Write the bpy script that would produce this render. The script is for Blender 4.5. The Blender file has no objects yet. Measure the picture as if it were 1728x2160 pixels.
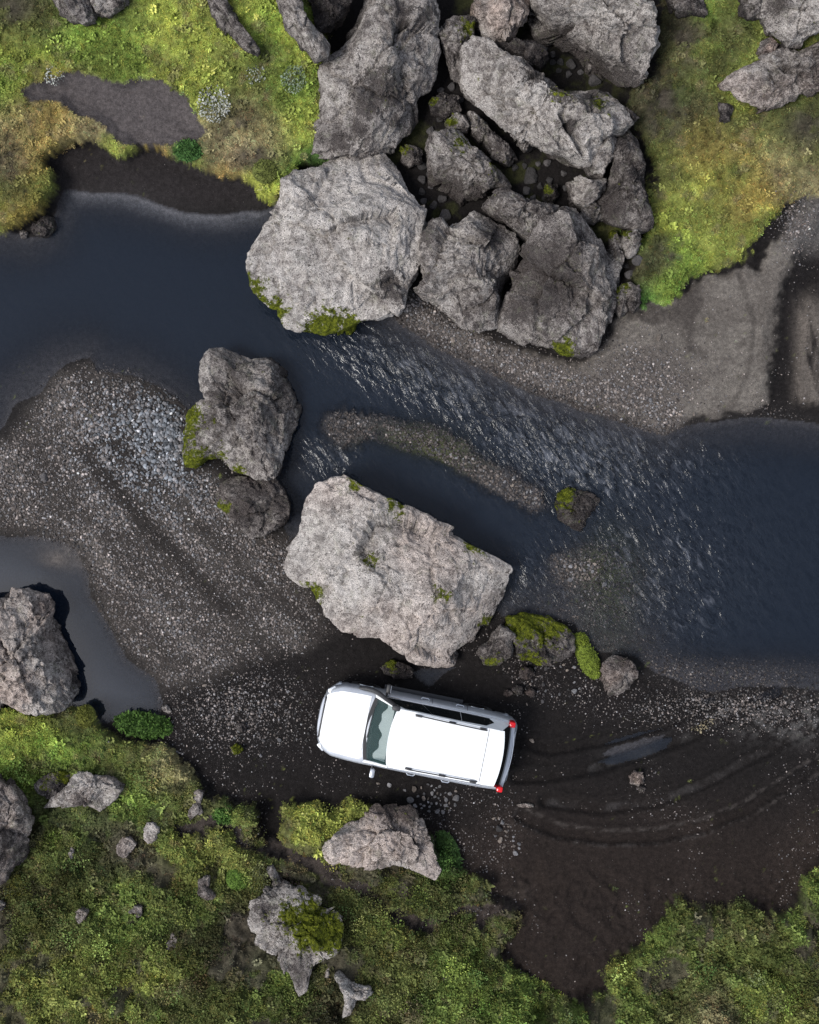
import bpy, bmesh, math, random
import numpy as np
from mathutils import Vector, Matrix
R = math.radians
sc = bpy.context.scene
col = sc.collection

# ------------------------------------------------------------------ camera, sky, sun, exposure
H, S, CX, CY = 28.0, 86.5, 864.0, 1080.0          # drone height (m), ground scale (photo px per m), photo centre
cam_d = bpy.data.cameras.new('camera'); cam = bpy.data.objects.new('camera', cam_d); col.objects.link(cam)
cam.location = (0, 0, H)
cam_d.sensor_fit = 'VERTICAL'; cam_d.angle = 2*math.atan(CY/S/H); cam_d.clip_end = 800
sc.camera = cam
world = bpy.data.worlds.new('World'); sc.world = world; world.use_nodes = True
wn = world.node_tree; bg = wn.nodes['Background']
SUN_EL, SUN_AZ = R(56), R(205)                    # azimuth measured counter-clockwise from +x
sky = wn.nodes.new('ShaderNodeTexSky'); sky.sky_type = 'NISHITA'; sky.sun_disc = False
sky.sun_elevation = SUN_EL; sky.sun_rotation = math.pi/2 - SUN_AZ
sky.air_density = 1.0; sky.dust_density = 1.2; sky.ozone_density = 1.0
hs = wn.nodes.new('ShaderNodeHueSaturation'); hs.inputs['Saturation'].default_value = 0.50
wn.links.new(sky.outputs[0], hs.inputs['Color']); wn.links.new(hs.outputs[0], bg.inputs[0])
bg.inputs[1].default_value = 0.10
sd = bpy.data.lights.new('sun', 'SUN'); sd.energy = 1.5; sd.angle = R(22); sd.color = (1, .965, .91)
sun = bpy.data.objects.new('sun', sd); col.objects.link(sun)
sun.rotation_euler = Vector((math.cos(SUN_AZ)*math.cos(SUN_EL), math.sin(SUN_AZ)*math.cos(SUN_EL), math.sin(SUN_EL))).to_track_quat('Z', 'Y').to_euler()
sc.view_settings.view_transform = 'Standard'; sc.view_settings.look = 'None'
sc.view_settings.exposure = 1.18; sc.view_settings.gamma = 1; sc.view_settings.use_curve_mapping = False
sc.cycles.use_denoising = True; sc.cycles.denoising_prefilter = 'NONE'; sc.cycles.max_bounces = 6; sc.cycles.transparent_max_bounces = 6

# ------------------------------------------------------------------ numeric helpers
def _hash(ix, iy, iz, seed):
    with np.errstate(over='ignore'):
        h = (ix.astype(np.uint32)*np.uint32(374761393) + iy.astype(np.uint32)*np.uint32(668265263)
             + iz.astype(np.uint32)*np.uint32(2147483647) + np.uint32(seed*1274126177 & 0xffffffff))
        h = (h ^ (h >> np.uint32(13)))*np.uint32(1274126177)
        h = (h ^ (h >> np.uint32(16)))*np.uint32(2246822519)
        h = h ^ (h >> np.uint32(15))
    return h.astype(np.float32)/np.float32(4294967295.0)
def vnoise(x, y, z=None, seed=0):                 # value noise in -1..1
    if z is None: z = np.zeros_like(x)
    x0, y0, z0 = np.floor(x), np.floor(y), np.floor(z)
    fx, fy, fz = x-x0, y-y0, z-z0
    sx, sy, sz = [f*f*f*(f*(f*6-15)+10) for f in (fx, fy, fz)]
    a, b, c = x0.astype(np.int64), y0.astype(np.int64), z0.astype(np.int64)
    def L(p, q, t): return p+(q-p)*t
    v = []
    for dz in (0, 1):
        r = []
        for dy in (0, 1):
            r.append(L(_hash(a, b+dy, c+dz, seed), _hash(a+1, b+dy, c+dz, seed), sx))
        v.append(L(r[0], r[1], sy))
    return L(v[0], v[1], sz)*2-1
def fbm(x, y, z=None, s=1.0, o=4, seed=0, g=.5, ridge=False):
    t = 0; a = 1; n = 0
    for k in range(o):
        f = s*(2.03**k)
        c_, s_ = math.cos(.6+k*1.3), math.sin(.6+k*1.3)
        if z is None: v = vnoise((x*c_-y*s_)*f+k*7.3, (x*s_+y*c_)*f-k*3.1, None, seed+k)
        else:
            a_ = x*c_-y*s_; b_ = x*s_+y*c_; v = vnoise((a_*.8-z*.6)*f+k*7.3, b_*f-k*3.1, (a_*.6+z*.8)*f+k*1.7, seed+k)
        if ridge: v = 1-2*np.abs(v)
        t = t+v*a; n += a; a *= g
    return t/n
def facets(x, y, z, s, seed):                    # nearest-cell tilted planes: angular breaks and joints
    x, y, z = x*s, y*s, z*s; ix, iy, iz = [np.floor(v).astype(np.int64) for v in (x, y, z)]
    b1 = np.full(x.shape, 9.0); b2 = np.full(x.shape, 9.0); tl = np.zeros(x.shape)
    for dx in (-1, 0, 1):
        for dy in (-1, 0, 1):
            for dz in (-1, 0, 1):
                a, b, c = ix+dx, iy+dy, iz+dz
                px, py, pz = x-(a+_hash(a, b, c, seed)), y-(b+_hash(a, b, c, seed+1)), z-(c+_hash(a, b, c, seed+2))
                d = px*px+py*py+pz*pz
                th = _hash(a, b, c, seed+3)*6.2832; u = _hash(a, b, c, seed+4)*2-1; r = np.sqrt(1-u*u)
                t = px*np.cos(th)*r+py*np.sin(th)*r+pz*u+.35*(_hash(a, b, c, seed+5)-.5)
                m_ = d < b1; b2 = np.where(m_, b1, np.minimum(b2, d)); tl = np.where(m_, t, tl); b1 = np.where(m_, d, b1)
    return tl/s, np.sqrt(b2)-np.sqrt(b1)
def ss(a, b, v):
    t = np.clip((v-a)/(b-a), 0, 1); return t*t*(3-2*t)
def sdf(poly, X, Y):                              # signed distance in px, positive inside
    d = np.full(X.shape, 1e9); ins = np.zeros(X.shape, bool); n = len(poly)
    for i in range(n):
        (x0, y0), (x1, y1) = poly[i], poly[(i+1) % n]
        ex, ey = x1-x0, y1-y0; L2 = ex*ex+ey*ey+1e-9
        t = np.clip(((X-x0)*ex+(Y-y0)*ey)/L2, 0, 1)
        d = np.minimum(d, (X-x0-t*ex)**2+(Y-y0-t*ey)**2)
        if y0 != y1:
            c = ((y0 > Y) != (y1 > Y)) & (X < (x1-x0)*(Y-y0)/(y1-y0)+x0); ins ^= c
    d = np.sqrt(d); return np.where(ins, d, -d)
def pline(pts, X, Y):                             # distance to an open polyline in px
    d = np.full(X.shape, 1e9)
    for (x0, y0), (x1, y1) in zip(pts[:-1], pts[1:]):
        ex, ey = x1-x0, y1-y0; t = np.clip(((X-x0)*ex+(Y-y0)*ey)/(ex*ex+ey*ey+1e-9), 0, 1)
        d = np.minimum(d, (X-x0-t*ex)**2+(Y-y0-t*ey)**2)
    return np.sqrt(d)
def P(px, py, z=0.0):
    k = (H-z)/H/S; return ((px-CX)*k, (CY-py)*k)
def mesh_np(name, V, F):
    me = bpy.data.meshes.new(name); V = np.asarray(V, np.float32); F = np.asarray(F, np.int32); k = F.shape[1]
    me.vertices.add(len(V)); me.vertices.foreach_set('co', V.ravel())
    me.loops.add(F.size); me.loops.foreach_set('vertex_index', F.ravel())
    me.polygons.add(len(F)); me.polygons.foreach_set('loop_start', np.arange(0, F.size, k, dtype=np.int32))
    me.polygons.foreach_set('use_smooth', np.ones(len(F), bool))
    me.update(calc_edges=True); return me
def fattr(me, name, v):
    a = me.attributes.new(name, 'FLOAT', 'POINT'); a.data.foreach_set('value', np.asarray(v, np.float32).ravel())
def cattr(me, name, c):
    a = me.attributes.new(name, 'FLOAT_COLOR', 'POINT')
    a.data.foreach_set('color', np.concatenate([c, np.ones((len(c), 1))], 1).astype(np.float32).ravel())

# ------------------------------------------------------------------ materials
def mat(name, base=(.5, .5, .5), rough=.6, metal=0, **kw):
    m = bpy.data.materials.new(name); m.use_nodes = True; b = m.node_tree.nodes['Principled BSDF']
    b.inputs['Base Color'].default_value = (*base, 1); b.inputs['Roughness'].default_value = rough; b.inputs['Metallic'].default_value = metal
    for k, v in kw.items(): b.inputs[k.replace('_', ' ')].default_value = v
    return m
class NT:
    def __init__(s, m): s.t = m.node_tree; s.n = s.t.nodes; s.b = s.n['Principled BSDF']
    def node(s, t, **kw):
        n = s.n.new(t)
        for k, v in kw.items(): setattr(n, k, v)
        return n
    def link(s, a, b): s.t.links.new(a, b)
    def noise(s, vec, scale, detail=6, rough=.6, dist=0):
        n = s.node('ShaderNodeTexNoise'); n.inputs['Scale'].default_value = scale; n.inputs['Detail'].default_value = detail
        n.inputs['Roughness'].default_value = rough; n.inputs['Distortion'].default_value = dist; s.link(vec, n.inputs['Vector']); return n.outputs['Fac']
    def vor(s, vec, scale, feature='F1', out='Distance'):
        n = s.node('ShaderNodeTexVoronoi', feature=feature); n.inputs['Scale'].default_value = scale; s.link(vec, n.inputs['Vector']); return n.outputs[out]
    def ramp(s, f, stops):
        n = s.node('ShaderNodeValToRGB'); e = n.color_ramp.elements
        while len(e) < len(stops): e.new(.5)
        for k, (p, c) in enumerate(stops):
            e[k].position = p; e[k].color = (*c, 1) if isinstance(c, tuple) else (c, c, c, 1)
        s.link(f, n.inputs[0]); return n.outputs[0]
    def math(s, op, a, b=None, c=None, clamp=False):
        n = s.node('ShaderNodeMath', operation=op, use_clamp=clamp)
        for i, v in enumerate((a, b, c)):
            if v is None: continue
            if isinstance(v, (int, float)): n.inputs[i].default_value = v
            else: s.link(v, n.inputs[i])
        return n.outputs[0]
    def mix(s, f, a, b, mode='MIX'):
        n = s.node('ShaderNodeMix', data_type='RGBA', blend_type=mode)
        for i, v in ((0, f), (6, a), (7, b)):
            if isinstance(v, (int, float)): n.inputs[i].default_value = v
            elif isinstance(v, tuple): n.inputs[i].default_value = (*v, 1)
            else: s.link(v, n.inputs[i])
        return n.outputs[2]
    def attr(s, name, out='Fac', ty='GEOMETRY'):
        n = s.node('ShaderNodeAttribute', attribute_name=name, attribute_type=ty); return n.outputs[out]
    def bump(s, h, strength, dist, prev=None):
        n = s.node('ShaderNodeBump'); n.inputs['Strength'].default_value = strength; n.inputs['Distance'].default_value = dist
        s.link(h, n.inputs['Height'])
        if prev: s.link(prev, n.inputs['Normal'])
        return n.outputs[0]

def rock_material():
    m = mat('lichen_rock', rough=.9); t = NT(m)
    m.node_tree.nodes['Principled BSDF'].inputs['Specular IOR Level'].default_value = .08
    geo = t.node('ShaderNodeNewGeometry').outputs['Position']
    big = t.noise(geo, 1.1, 5, .6); mid = t.noise(geo, 5.5, 10, .68, .3); fine = t.noise(geo, 26, 8, .75)
    sp = t.vor(geo, 17)
    tone = t.attr('tone')
    v = t.math('ADD', t.math('MULTIPLY', mid, .55), t.math('MULTIPLY', fine, .45))
    v = t.math('ADD', v, t.math('MULTIPLY', t.math('SUBTRACT', big, .5), .40))
    v = t.math('ADD', v, t.math('MULTIPLY', t.math('SUBTRACT', tone, .5), .34))
    v = t.math('SUBTRACT', v, t.math('MULTIPLY', t.attr('wetline'), .5))
    c = t.ramp(v, [(.36, (.030, .027, .028)), (.43, (.095, .086, .084)), (.485, (.20, .186, .180)), (.55, (.35, .332, .318)), (.66, (.58, .56, .54))])
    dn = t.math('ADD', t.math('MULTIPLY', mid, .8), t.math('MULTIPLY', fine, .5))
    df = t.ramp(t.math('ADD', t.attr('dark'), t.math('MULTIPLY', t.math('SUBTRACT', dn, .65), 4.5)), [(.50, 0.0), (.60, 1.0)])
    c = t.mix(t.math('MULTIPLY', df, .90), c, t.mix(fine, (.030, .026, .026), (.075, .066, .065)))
    p2 = t.ramp(t.math('ADD', t.math('MULTIPLY', t.noise(geo, 2.2, 10, .78, .6), .85), t.math('MULTIPLY', fine, .15)), [(.53, 0.0), (.548, 1.0)])
    c = t.mix(t.math('MULTIPLY', p2, t.math('SUBTRACT', 1.0, t.math('MULTIPLY', tone, .62))), c, (.070, .062, .060))
    spk = t.vor(geo, 55); lsp = t.math('MULTIPLY', t.ramp(spk, [(.12, 1.0), (.26, 0.0)]), t.ramp(t.noise(geo, 4, 4, .6), [(.46, 0.0), (.58, 1.0)]))
    c = t.mix(t.math('MULTIPLY', lsp, .7), c, (.55, .54, .51))
    c = t.mix(1.0, c, (1.13, 1.08, 1.045), 'MULTIPLY')
    gr = t.noise(geo, 60, 3, .7); c = t.mix(1.0, c, t.ramp(gr, [(.34, .55), (.5, 1.0), (.66, 1.40)]), 'MULTIPLY')
    pit = t.ramp(sp, [(.16, 0.0), (.27, 1.0)])
    pitm = t.math('MULTIPLY', t.math('SUBTRACT', 1.0, pit), t.ramp(t.noise(geo, 2.3, 3), [(.36, 0.0), (.50, 1.0)]))
    c = t.mix(t.math('MULTIPLY', pitm, .75), c, (.035, .032, .032))
    c = t.mix(t.math('MULTIPLY', t.attr('pink'), .55), c, t.mix(1.0, c, (1.30, .98, .84), 'MULTIPLY'))
    lw = t.ramp(t.noise(geo, 3.1, 6, .7), [(.56, 0.0), (.66, 1.0)])
    c = t.mix(t.math('MULTIPLY', lw, .16), c, (.34, .36, .24))
    mn = t.noise(geo, 6, 9, .74)
    mf = t.ramp(t.math('ADD', t.attr('moss'), t.math('MULTIPLY', t.math('SUBTRACT', mn, .5), 3.4)), [(.44, 0.0), (.62, 1.0)])
    mc = t.ramp(t.noise(geo, 14, 6, .7), [(.30, (.018, .024, .006)), (.5, (.085, .10, .012)), (.68, (.22, .24, .022))])
    c = t.mix(mf, c, mc)
    t.link(c, t.b.inputs['Base Color'])
    b1 = t.bump(t.noise(geo, 6, 12, .74), 1.0, .13)
    b2 = t.bump(fine, 1.0, .045, b1)
    b3 = t.bump(t.math('MULTIPLY', pitm, -1.0), .8, .02, b2)
    t.link(b3, t.b.inputs['Normal'])
    return m
def ground_material():
    m = mat('volcanic_ground', rough=.9); t = NT(m)
    geo = t.node('ShaderNodeNewGeometry').outputs['Position']
    c = t.attr('albedo', 'Color')
    n1 = t.noise(geo, 11, 10, .75); n2 = t.noise(geo, 45, 6, .7)
    k = t.math('ADD', t.math('MULTIPLY', n1, .55), t.math('MULTIPLY', n2, .45))
    c = t.mix(1.0, c, t.ramp(k, [(.30, .25), (.5, .95), (.70, 2.1)]), 'MULTIPLY')
    # grains of paler gravel
    v = t.node('ShaderNodeTexVoronoi', feature='F1'); v.inputs['Scale'].default_value = 34; t.link(geo, v.inputs['Vector'])
    sepc = t.node('ShaderNodeSeparateColor'); t.link(v.outputs['Color'], sepc.inputs[0])
    g = t.math('MULTIPLY', t.ramp(v.outputs['Distance'], [(.30, 1.0), (.42, 0.0)]), t.ramp(sepc.outputs[0], [(.55, 0.0), (.62, 1.0)]))
    g = t.math('MULTIPLY', g, t.attr('gravel'))
    c = t.mix(t.math('MULTIPLY', g, .75), c, t.ramp(sepc.outputs[1], [(0., (.05, .047, .05)), (.6, (.13, .12, .12)), (1., (.30, .28, .27))]))
    t.link(c, t.b.inputs['Base Color'])
    r = t.math('SUBTRACT', .92, t.math('MULTIPLY', t.attr('wet'), .55)); t.link(r, t.b.inputs['Roughness'])
    t.b.inputs['Specular IOR Level'].default_value = .08
    b = t.bump(n1, .8, .05); b = t.bump(n2, .6, .015, b); b = t.bump(g, .8, .02, b)
    t.link(b, t.b.inputs['Normal'])
    return m
def water_material(name, bump=1.0, ior=1.33):
    m = mat(name, (.007, .011, .019), .05); t = NT(m)
    t.b.inputs['IOR'].default_value = ior
    geo = t.node('ShaderNodeNewGeometry').outputs['Position']
    t.link(t.attr('murk'), t.b.inputs['Alpha'])
    mp = t.node('ShaderNodeMapping', vector_type='TEXTURE'); mp.inputs['Rotation'].default_value = (0, 0, R(-50)); mp.inputs['Scale'].default_value = (1.2, .6, 1)
    t.link(geo, mp.inputs['Vector'])
    n1 = t.noise(mp.outputs[0], 3.0, 2.5, .55, .6); n2 = t.noise(mp.outputs[0], 9, 2, .5, .8)
    h = t.math('ADD', t.math('MULTIPLY', n1, .75), t.math('MULTIPLY', n2, .25))
    fl = t.math('ADD', t.math('MULTIPLY', t.attr('rapid'), .95), .05)
    h = t.math('MULTIPLY', h, fl)
    if bump:
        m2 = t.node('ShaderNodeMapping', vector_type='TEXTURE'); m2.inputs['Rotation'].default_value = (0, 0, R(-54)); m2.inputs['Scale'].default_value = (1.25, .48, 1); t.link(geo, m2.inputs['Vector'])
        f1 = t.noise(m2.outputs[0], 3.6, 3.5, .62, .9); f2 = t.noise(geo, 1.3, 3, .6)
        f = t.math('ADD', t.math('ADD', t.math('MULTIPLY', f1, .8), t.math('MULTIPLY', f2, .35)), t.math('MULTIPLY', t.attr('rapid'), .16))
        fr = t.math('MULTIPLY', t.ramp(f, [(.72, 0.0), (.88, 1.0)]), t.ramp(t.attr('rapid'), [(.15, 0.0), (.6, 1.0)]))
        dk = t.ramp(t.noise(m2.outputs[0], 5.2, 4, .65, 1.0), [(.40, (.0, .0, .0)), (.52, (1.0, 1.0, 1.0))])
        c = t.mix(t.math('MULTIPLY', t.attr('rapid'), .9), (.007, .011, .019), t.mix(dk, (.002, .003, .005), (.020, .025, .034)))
        c = t.mix(t.math('MULTIPLY', fr, .24), c, (.34, .36, .42)); t.link(c, t.b.inputs['Base Color'])  # pale streaks painted into the rapids colour as sun glints on ripples
        t.link(t.math('ADD', .09, t.math('MULTIPLY', t.attr('rapid'), .16)), t.b.inputs['Roughness'])
        t.link(t.bump(h, 1.0*bump, .12), t.b.inputs['Normal'])
    return m
def plant_material(name, ty='INSTANCER', trans=.25):
    m = mat(name, rough=.75); t = NT(m); t.b.inputs['Specular IOR Level'].default_value = .06
    t.link(t.attr('tint', 'Color', ty), t.b.inputs['Base Color'])
    return m
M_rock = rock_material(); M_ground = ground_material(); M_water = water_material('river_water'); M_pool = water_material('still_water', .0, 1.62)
M_leaf = plant_material('moss_and_leaves'); M_pebble = plant_material('pebble_stone')

# ------------------------------------------------------------------ layout of the place (outlines in photo pixels, lifted to their true heights)
river = [(-900,560),(-300,500),(0,492),(30,492),(70,500),(100,488),(122,440),(138,402),(200,403),(260,408),(340,428),(400,446),(480,452),(560,440),(600,430),
  (760,600),(840,680),(870,700),(900,725),(960,755),(1020,780),(1060,800),(1120,830),(1180,850),(1240,870),(1300,890),(1370,912),(1405,915),(1440,900),(1520,888),
  (1600,880),(1700,893),(1750,897),(2200,930),(2700,1000),(2700,1600),(2200,1520),(1750,1458),(1650,1450),(1560,1450),(1500,1460),(1440,1440),(1380,1415),(1345,1385),(1300,1375),(1260,1372),
  (1235,1345),(1210,1315),(1150,1300),(1060,1300),(1000,1230),(760,1120),(690,1080),(640,1118),(615,1140),(600,1108),(590,1040),(560,960),(440,900),(395,862),(365,838),(330,815),(280,790),(205,785),(188,755),(140,765),
  (110,790),(80,830),(30,860),(8,900),(-60,960),(-300,1010),(-900,1100)]
pool = [(-500,1120),(-60,1110),(0,1132),(60,1130),(120,1135),(160,1160),(185,1210),(190,1260),(230,1320),(268,1390),(325,1430),(345,1480),(335,1510),(250,1520),(200,1530),(150,1510),(-60,1500),(-500,1480)]
slick = [(1268,1592),(1300,1574),(1350,1560),(1402,1552),(1392,1566),(1340,1584),(1290,1597)]
puddle = [(868,1420),(890,1412),(925,1410),(960,1408),(930,1425),(905,1448),(885,1435)]
bars = [[(690,905),(700,880),(730,863),(762,875),(775,900),(750,925),(720,945),(698,930)],
        [(770,888),(845,898),(905,918),(960,940),(1020,975),(1080,1000),(1130,1035),(1158,1065),(1120,1078),(1060,1050),(1010,1015),(960,985),(900,950),(850,925)],
        [(1165,1180),(1215,1175),(1262,1185),(1250,1225),(1210,1228),(1175,1205)]]
ULmoss = [(-900,-900),(690,-900),(700,330),(700,352),(650,362),(610,400),(588,438),(560,425),(530,400),(480,388),(430,368),(400,352),(360,340),(335,322),(305,325),
  (275,342),(235,328),(190,306),(150,310),(122,324),(96,345),(125,370),(133,400),(115,430),(95,460),(60,478),(25,492),(-200,495),(-900,540)]
ULsand = [(40,190),(110,165),(160,160),(250,165),(350,175),(405,200),(418,250),(440,285),(400,300),(335,312),(290,322),(230,290),(190,255),(130,218),(60,212)]
NEmoss = [(1370,-900),(1395,60),(1385,160),(1340,190),(1330,260),(1365,330),(1378,480),(1350,500),(1310,480),(1270,470),(1290,520),(1330,560),(1330,640),(1400,640),(1440,595),(1500,575),(1560,560),(1600,520),(1635,470),
  (1680,430),(1735,395),(2700,300),(2700,-900)]
Esand = [(1290,700),(1300,660),(1360,650),(1430,615),(1500,580),(1560,565),(1600,560),(1640,505),(1690,450),(1740,410),(1745,470),(1705,535),(1662,600),(1655,680),(1645,780),(1625,855),(1590,868),(1520,885),(1440,898),(1405,912),(1370,905),(1300,885),(1180,840),(1060,790),(960,740),(880,690),(880,640),(1000,700),(1200,765),(1260,745)]
SWmoss = [(-900,1480),(0,1485),(100,1500),(150,1488),(190,1492),(215,1530),(245,1560),(350,1568),(375,1600),(420,1640),(440,1680),(490,1690),(540,1700),(562,1730),(600,1750),(592,1715),(600,1690),(680,1692),(760,1690),(800,1720),(920,1740),(955,1800),
  (995,1850),(1060,1865),(1090,1890),(1100,1920),(1075,1960),(1060,2000),(1095,2050),(1150,2080),(1215,2105),(1240,2140),(1240,2500),(1240,3200),(-900,3200)]
SEmoss = [(1060,3200),(1080,2180),(1150,2130),(1215,2120),(1262,2085),(1275,2030),(1340,1975),(1400,1945),(1440,1885),(1500,1915),(1600,1925),(1655,1920),(1690,1865),(1735,1815),(2700,1700),(2700,3200)]
path = [(395,1740),(480,1752),(560,1782),(650,1822),(740,1872),(830,1922),(920,1948),(1000,1932),(1080,1892),(1120,1865)]
gully = [(560,1700),(572,1730),(600,1775)]
rut_a = [(1090,1640),(1150,1640),(1250,1622),(1350,1590),(1450,1555),(1540,1510),(1640,1460)]
rut_b = [(1100,1720),(1180,1755),(1280,1768),(1380,1765),(1480,1745),(1570,1710),(1650,1660),(1760,1590)]
rut_c = [(1080,1560),(1160,1580),(1280,1560),(1400,1525),(1500,1480)]
rut_d = [(1150,1690),(1260,1705),(1380,1690),(1480,1655),(1580,1600),(1700,1540)]
etrack = [(1790,440),(1715,520),(1680,590),(1662,680),(1650,770),(1645,850)]
cluster = [(690,350),(650,120),(560,-100),(560,-900),(1400,-900),(1390,100),(1330,200),(1380,480),(1300,660),(1240,750),(1060,700),(1000,700),(870,650),(860,560)]

def heights(PX, PY):
    wx = fbm(PX, PY, s=1/55, o=4, seed=3); wy = fbm(PX, PY, s=1/55, o=4, seed=9)
    lowb = ss(1640, 1760, PY); QX, QY = PX+wx*(14+26*lowb), PY+wy*(14+26*lowb)
    w = sdf(river, PX+wx*7, PY+wy*7); w = np.maximum(w, sdf(pool, PX+wx*5, PY+wy*5)); w = np.maximum(w, sdf(puddle, PX+wx*3, PY+wy*3)); w = np.maximum(w, sdf(slick, PX+wx*5, PY+wy*5))
    dry = ss(-2, 70, -w)
    z = np.where(w > 0, -.012-.075*ss(0, 22, w)-.40*ss(10, 150, w), .012+.13*dry)
    # shallow riffles
    rif = np.exp(-(((PX-1290)/150)**2+((PY-1230)/170)**2)) + .8*np.exp(-(((PX-880)/120)**2+((PY-915)/50)**2)) + .6*np.exp(-(((PX-60)/130)**2+((PY-800)/60)**2)) \
        + 1.0*np.exp(-(((PX-120)/60)**2+((PY-1180)/35)**2)) + .9*np.exp(-(((PX-1500)/300)**2+((PY-1420)/40)**2))
    rif = rif+1.0*np.exp(-((pline([(700,900),(800,905),(930,945),(1040,990),(1125,1045)], PX, PY)+9*vnoise(PX/22, PY/22, seed=73))/34)**2)+.8*np.exp(-(((PX-1215)/60)**2+((PY-1200)/45)**2))
    z = np.where(w > 0, z*(1-.85*np.clip(rif, 0, 1)), z)
    for i, b in enumerate(bars):
        s = sdf(b, PX+wx*12, PY+wy*12)+11*fbm(PX, PY, s=1/24, o=3, seed=77); z = z + (np.maximum(z, .018+.028*fbm(PX, PY, s=1/14, o=3, seed=79))-z)*ss(-30, 12, s+vnoise(PX/9, PY/9, seed=70)*7)
    ul = sdf(ULmoss, QX, QY); z = z+.58*ss(-6, 16, ul)*(1-.35*ss(0, 30, sdf(ULsand, QX, QY)))
    z = z+.45*ss(500, -100, PY)*ss(0, 60, ul)
    ne = sdf(NEmoss, QX+wx*12, QY+wy*12); z = z+.35*ss(-18, 34, ne)+.5*ss(450, -100, PY)*ss(0, 80, ne)
    z = z-.15*ss(0, 60, sdf(cluster, PX, PY))
    es = sdf(Esand, PX+wx*14, PY+wy*14)+6*vnoise(PX/11, PY/11, seed=71); z = z+.10*ss(-4, 20, es)
    et = pline(etrack, PX, PY); z = z-.12*ss(44, 16, et+wx*14)*ss(880, 800, PY)
    st = np.abs(PX-1705)/45; z = z+.05*np.exp(-st**4)*ss(600, 660, PY)*ss(870, 840, PY)
    sw = sdf(SWmoss, QX, QY); z = z+.38*ss(-8, 22, sw)+.55*ss(1750, 2250, PY)*ss(0, 90, sw)
    se = sdf(SEmoss, QX, QY); z = z+.62*ss(-8, 26, se)+.4*ss(1950, 2300, PY)*ss(0, 90, se)
    z = z+.30*ss(1780, 2050, PY)*ss(1000, 1250, PX)*(1-ss(0, 20, se))*(1-ss(0, 20, sw))
    pd = pline(path, QX, QY); z = z-.15*ss(52, 8, pd)*ss(1790, 1700, PX)
    gd = pline(gully, QX, QY); z = z-.24*ss(44, 10, gd)
    for r_, dp, wd in ((rut_a, .085, 17), (rut_b, .09, 17), (rut_c, .08, 16), (rut_d, .085, 17)):
        d = pline(r_, PX+wx*4, PY+wy*4); z = z-dp*ss(wd, wd*.4, d)+dp*.5*np.exp(-((d-wd*1.25)/6)**2)
    moss = np.clip(ss(-6, 12, ul)*(1-ss(-6, 12, sdf(ULsand, QX, QY))), 0, 1)
    moss = np.maximum(moss, ss(-22, 22, ne)); moss = np.maximum(moss, ss(-16, 20, sw)*(1-ss(32, 8, pd+14*wx))*(1-ss(34, 12, gd+14*wx))); moss = np.maximum(moss, ss(-20, 24, se))
    return z, dict(w=w, ul=ul, ne=ne, es=es, et=et, sw=sw, se=se, pd=pd, gd=gd, moss=moss, QX=QX, QY=QY, wx=wx, rif=rif)

def axis(half, step, far):
    n = int(half/step); a = list(np.arange(-n, n+1)*step); e = a[-1]; s = step
    out = []
    while e < far: s *= 1.22; e += s; out.append(e)
    return np.array([-v for v in out[::-1]]+a+out)
gx = axis(11.0, .040, 260); gy = axis(13.6, .040, 260)
X, Y = np.meshgrid(gx, gy)
far = np.clip((np.maximum(np.abs(X)-11, np.abs(Y)-13.6))/8, 0, 1)
Z = np.zeros_like(X)
for it in range(3):
    k = S*H/(H-np.clip(Z, -1, 3)); PX = CX+X*k; PY = CY-Y*k
    Z, F = heights(PX, PY)
m = F['moss']
# cushions of moss, soil clods, sand ripples
cush = fbm(X, Y, s=2.2, o=3, seed=21, ridge=True); cush2 = 1-np.abs(vnoise(X*5.2, Y*5.2, seed=31)); lump = fbm(X, Y, s=9, o=3, seed=41)
rough_s = ss(1500, 1900, PY)
hollow = ss(.05, .55, fbm(X, Y, s=1.5, o=4, seed=55))                       # holes between clumps in the heath
Z = Z+m*rough_s*.17*fbm(X, Y, s=1.15, o=2, seed=25, ridge=True)
Z = Z+m*((.05+.09*rough_s)*cush+.045*cush2+.022*lump - .16*hollow*(rough_s+.15))
dry = (F['w'] < 0)
soil = (1-m)*dry
Z = Z+soil*(.018*fbm(X, Y, s=3.2, o=5, seed=61)+.010*fbm(X, Y, s=14, o=3, seed=62))
clod = (1-m)*ss(1780, 1900, PY)*ss(980, 1100, PX); Z = Z+clod*.10*fbm(X, Y, s=2.6, o=5, seed=63, ridge=True)
sandm = ss(0, 20, sdf(ULsand, F['QX'], F['QY'])); Z = Z+sandm*.038*fbm(X*1.0+Y*.3, Y*2.2, s=2.6, o=3, seed=64, ridge=True)
es = ss(0, 12, F['es'])
Z = Z-(F['w'] > 0)*.012*fbm(X, Y, s=10, o=3, seed=66)
gz = Z

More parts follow.
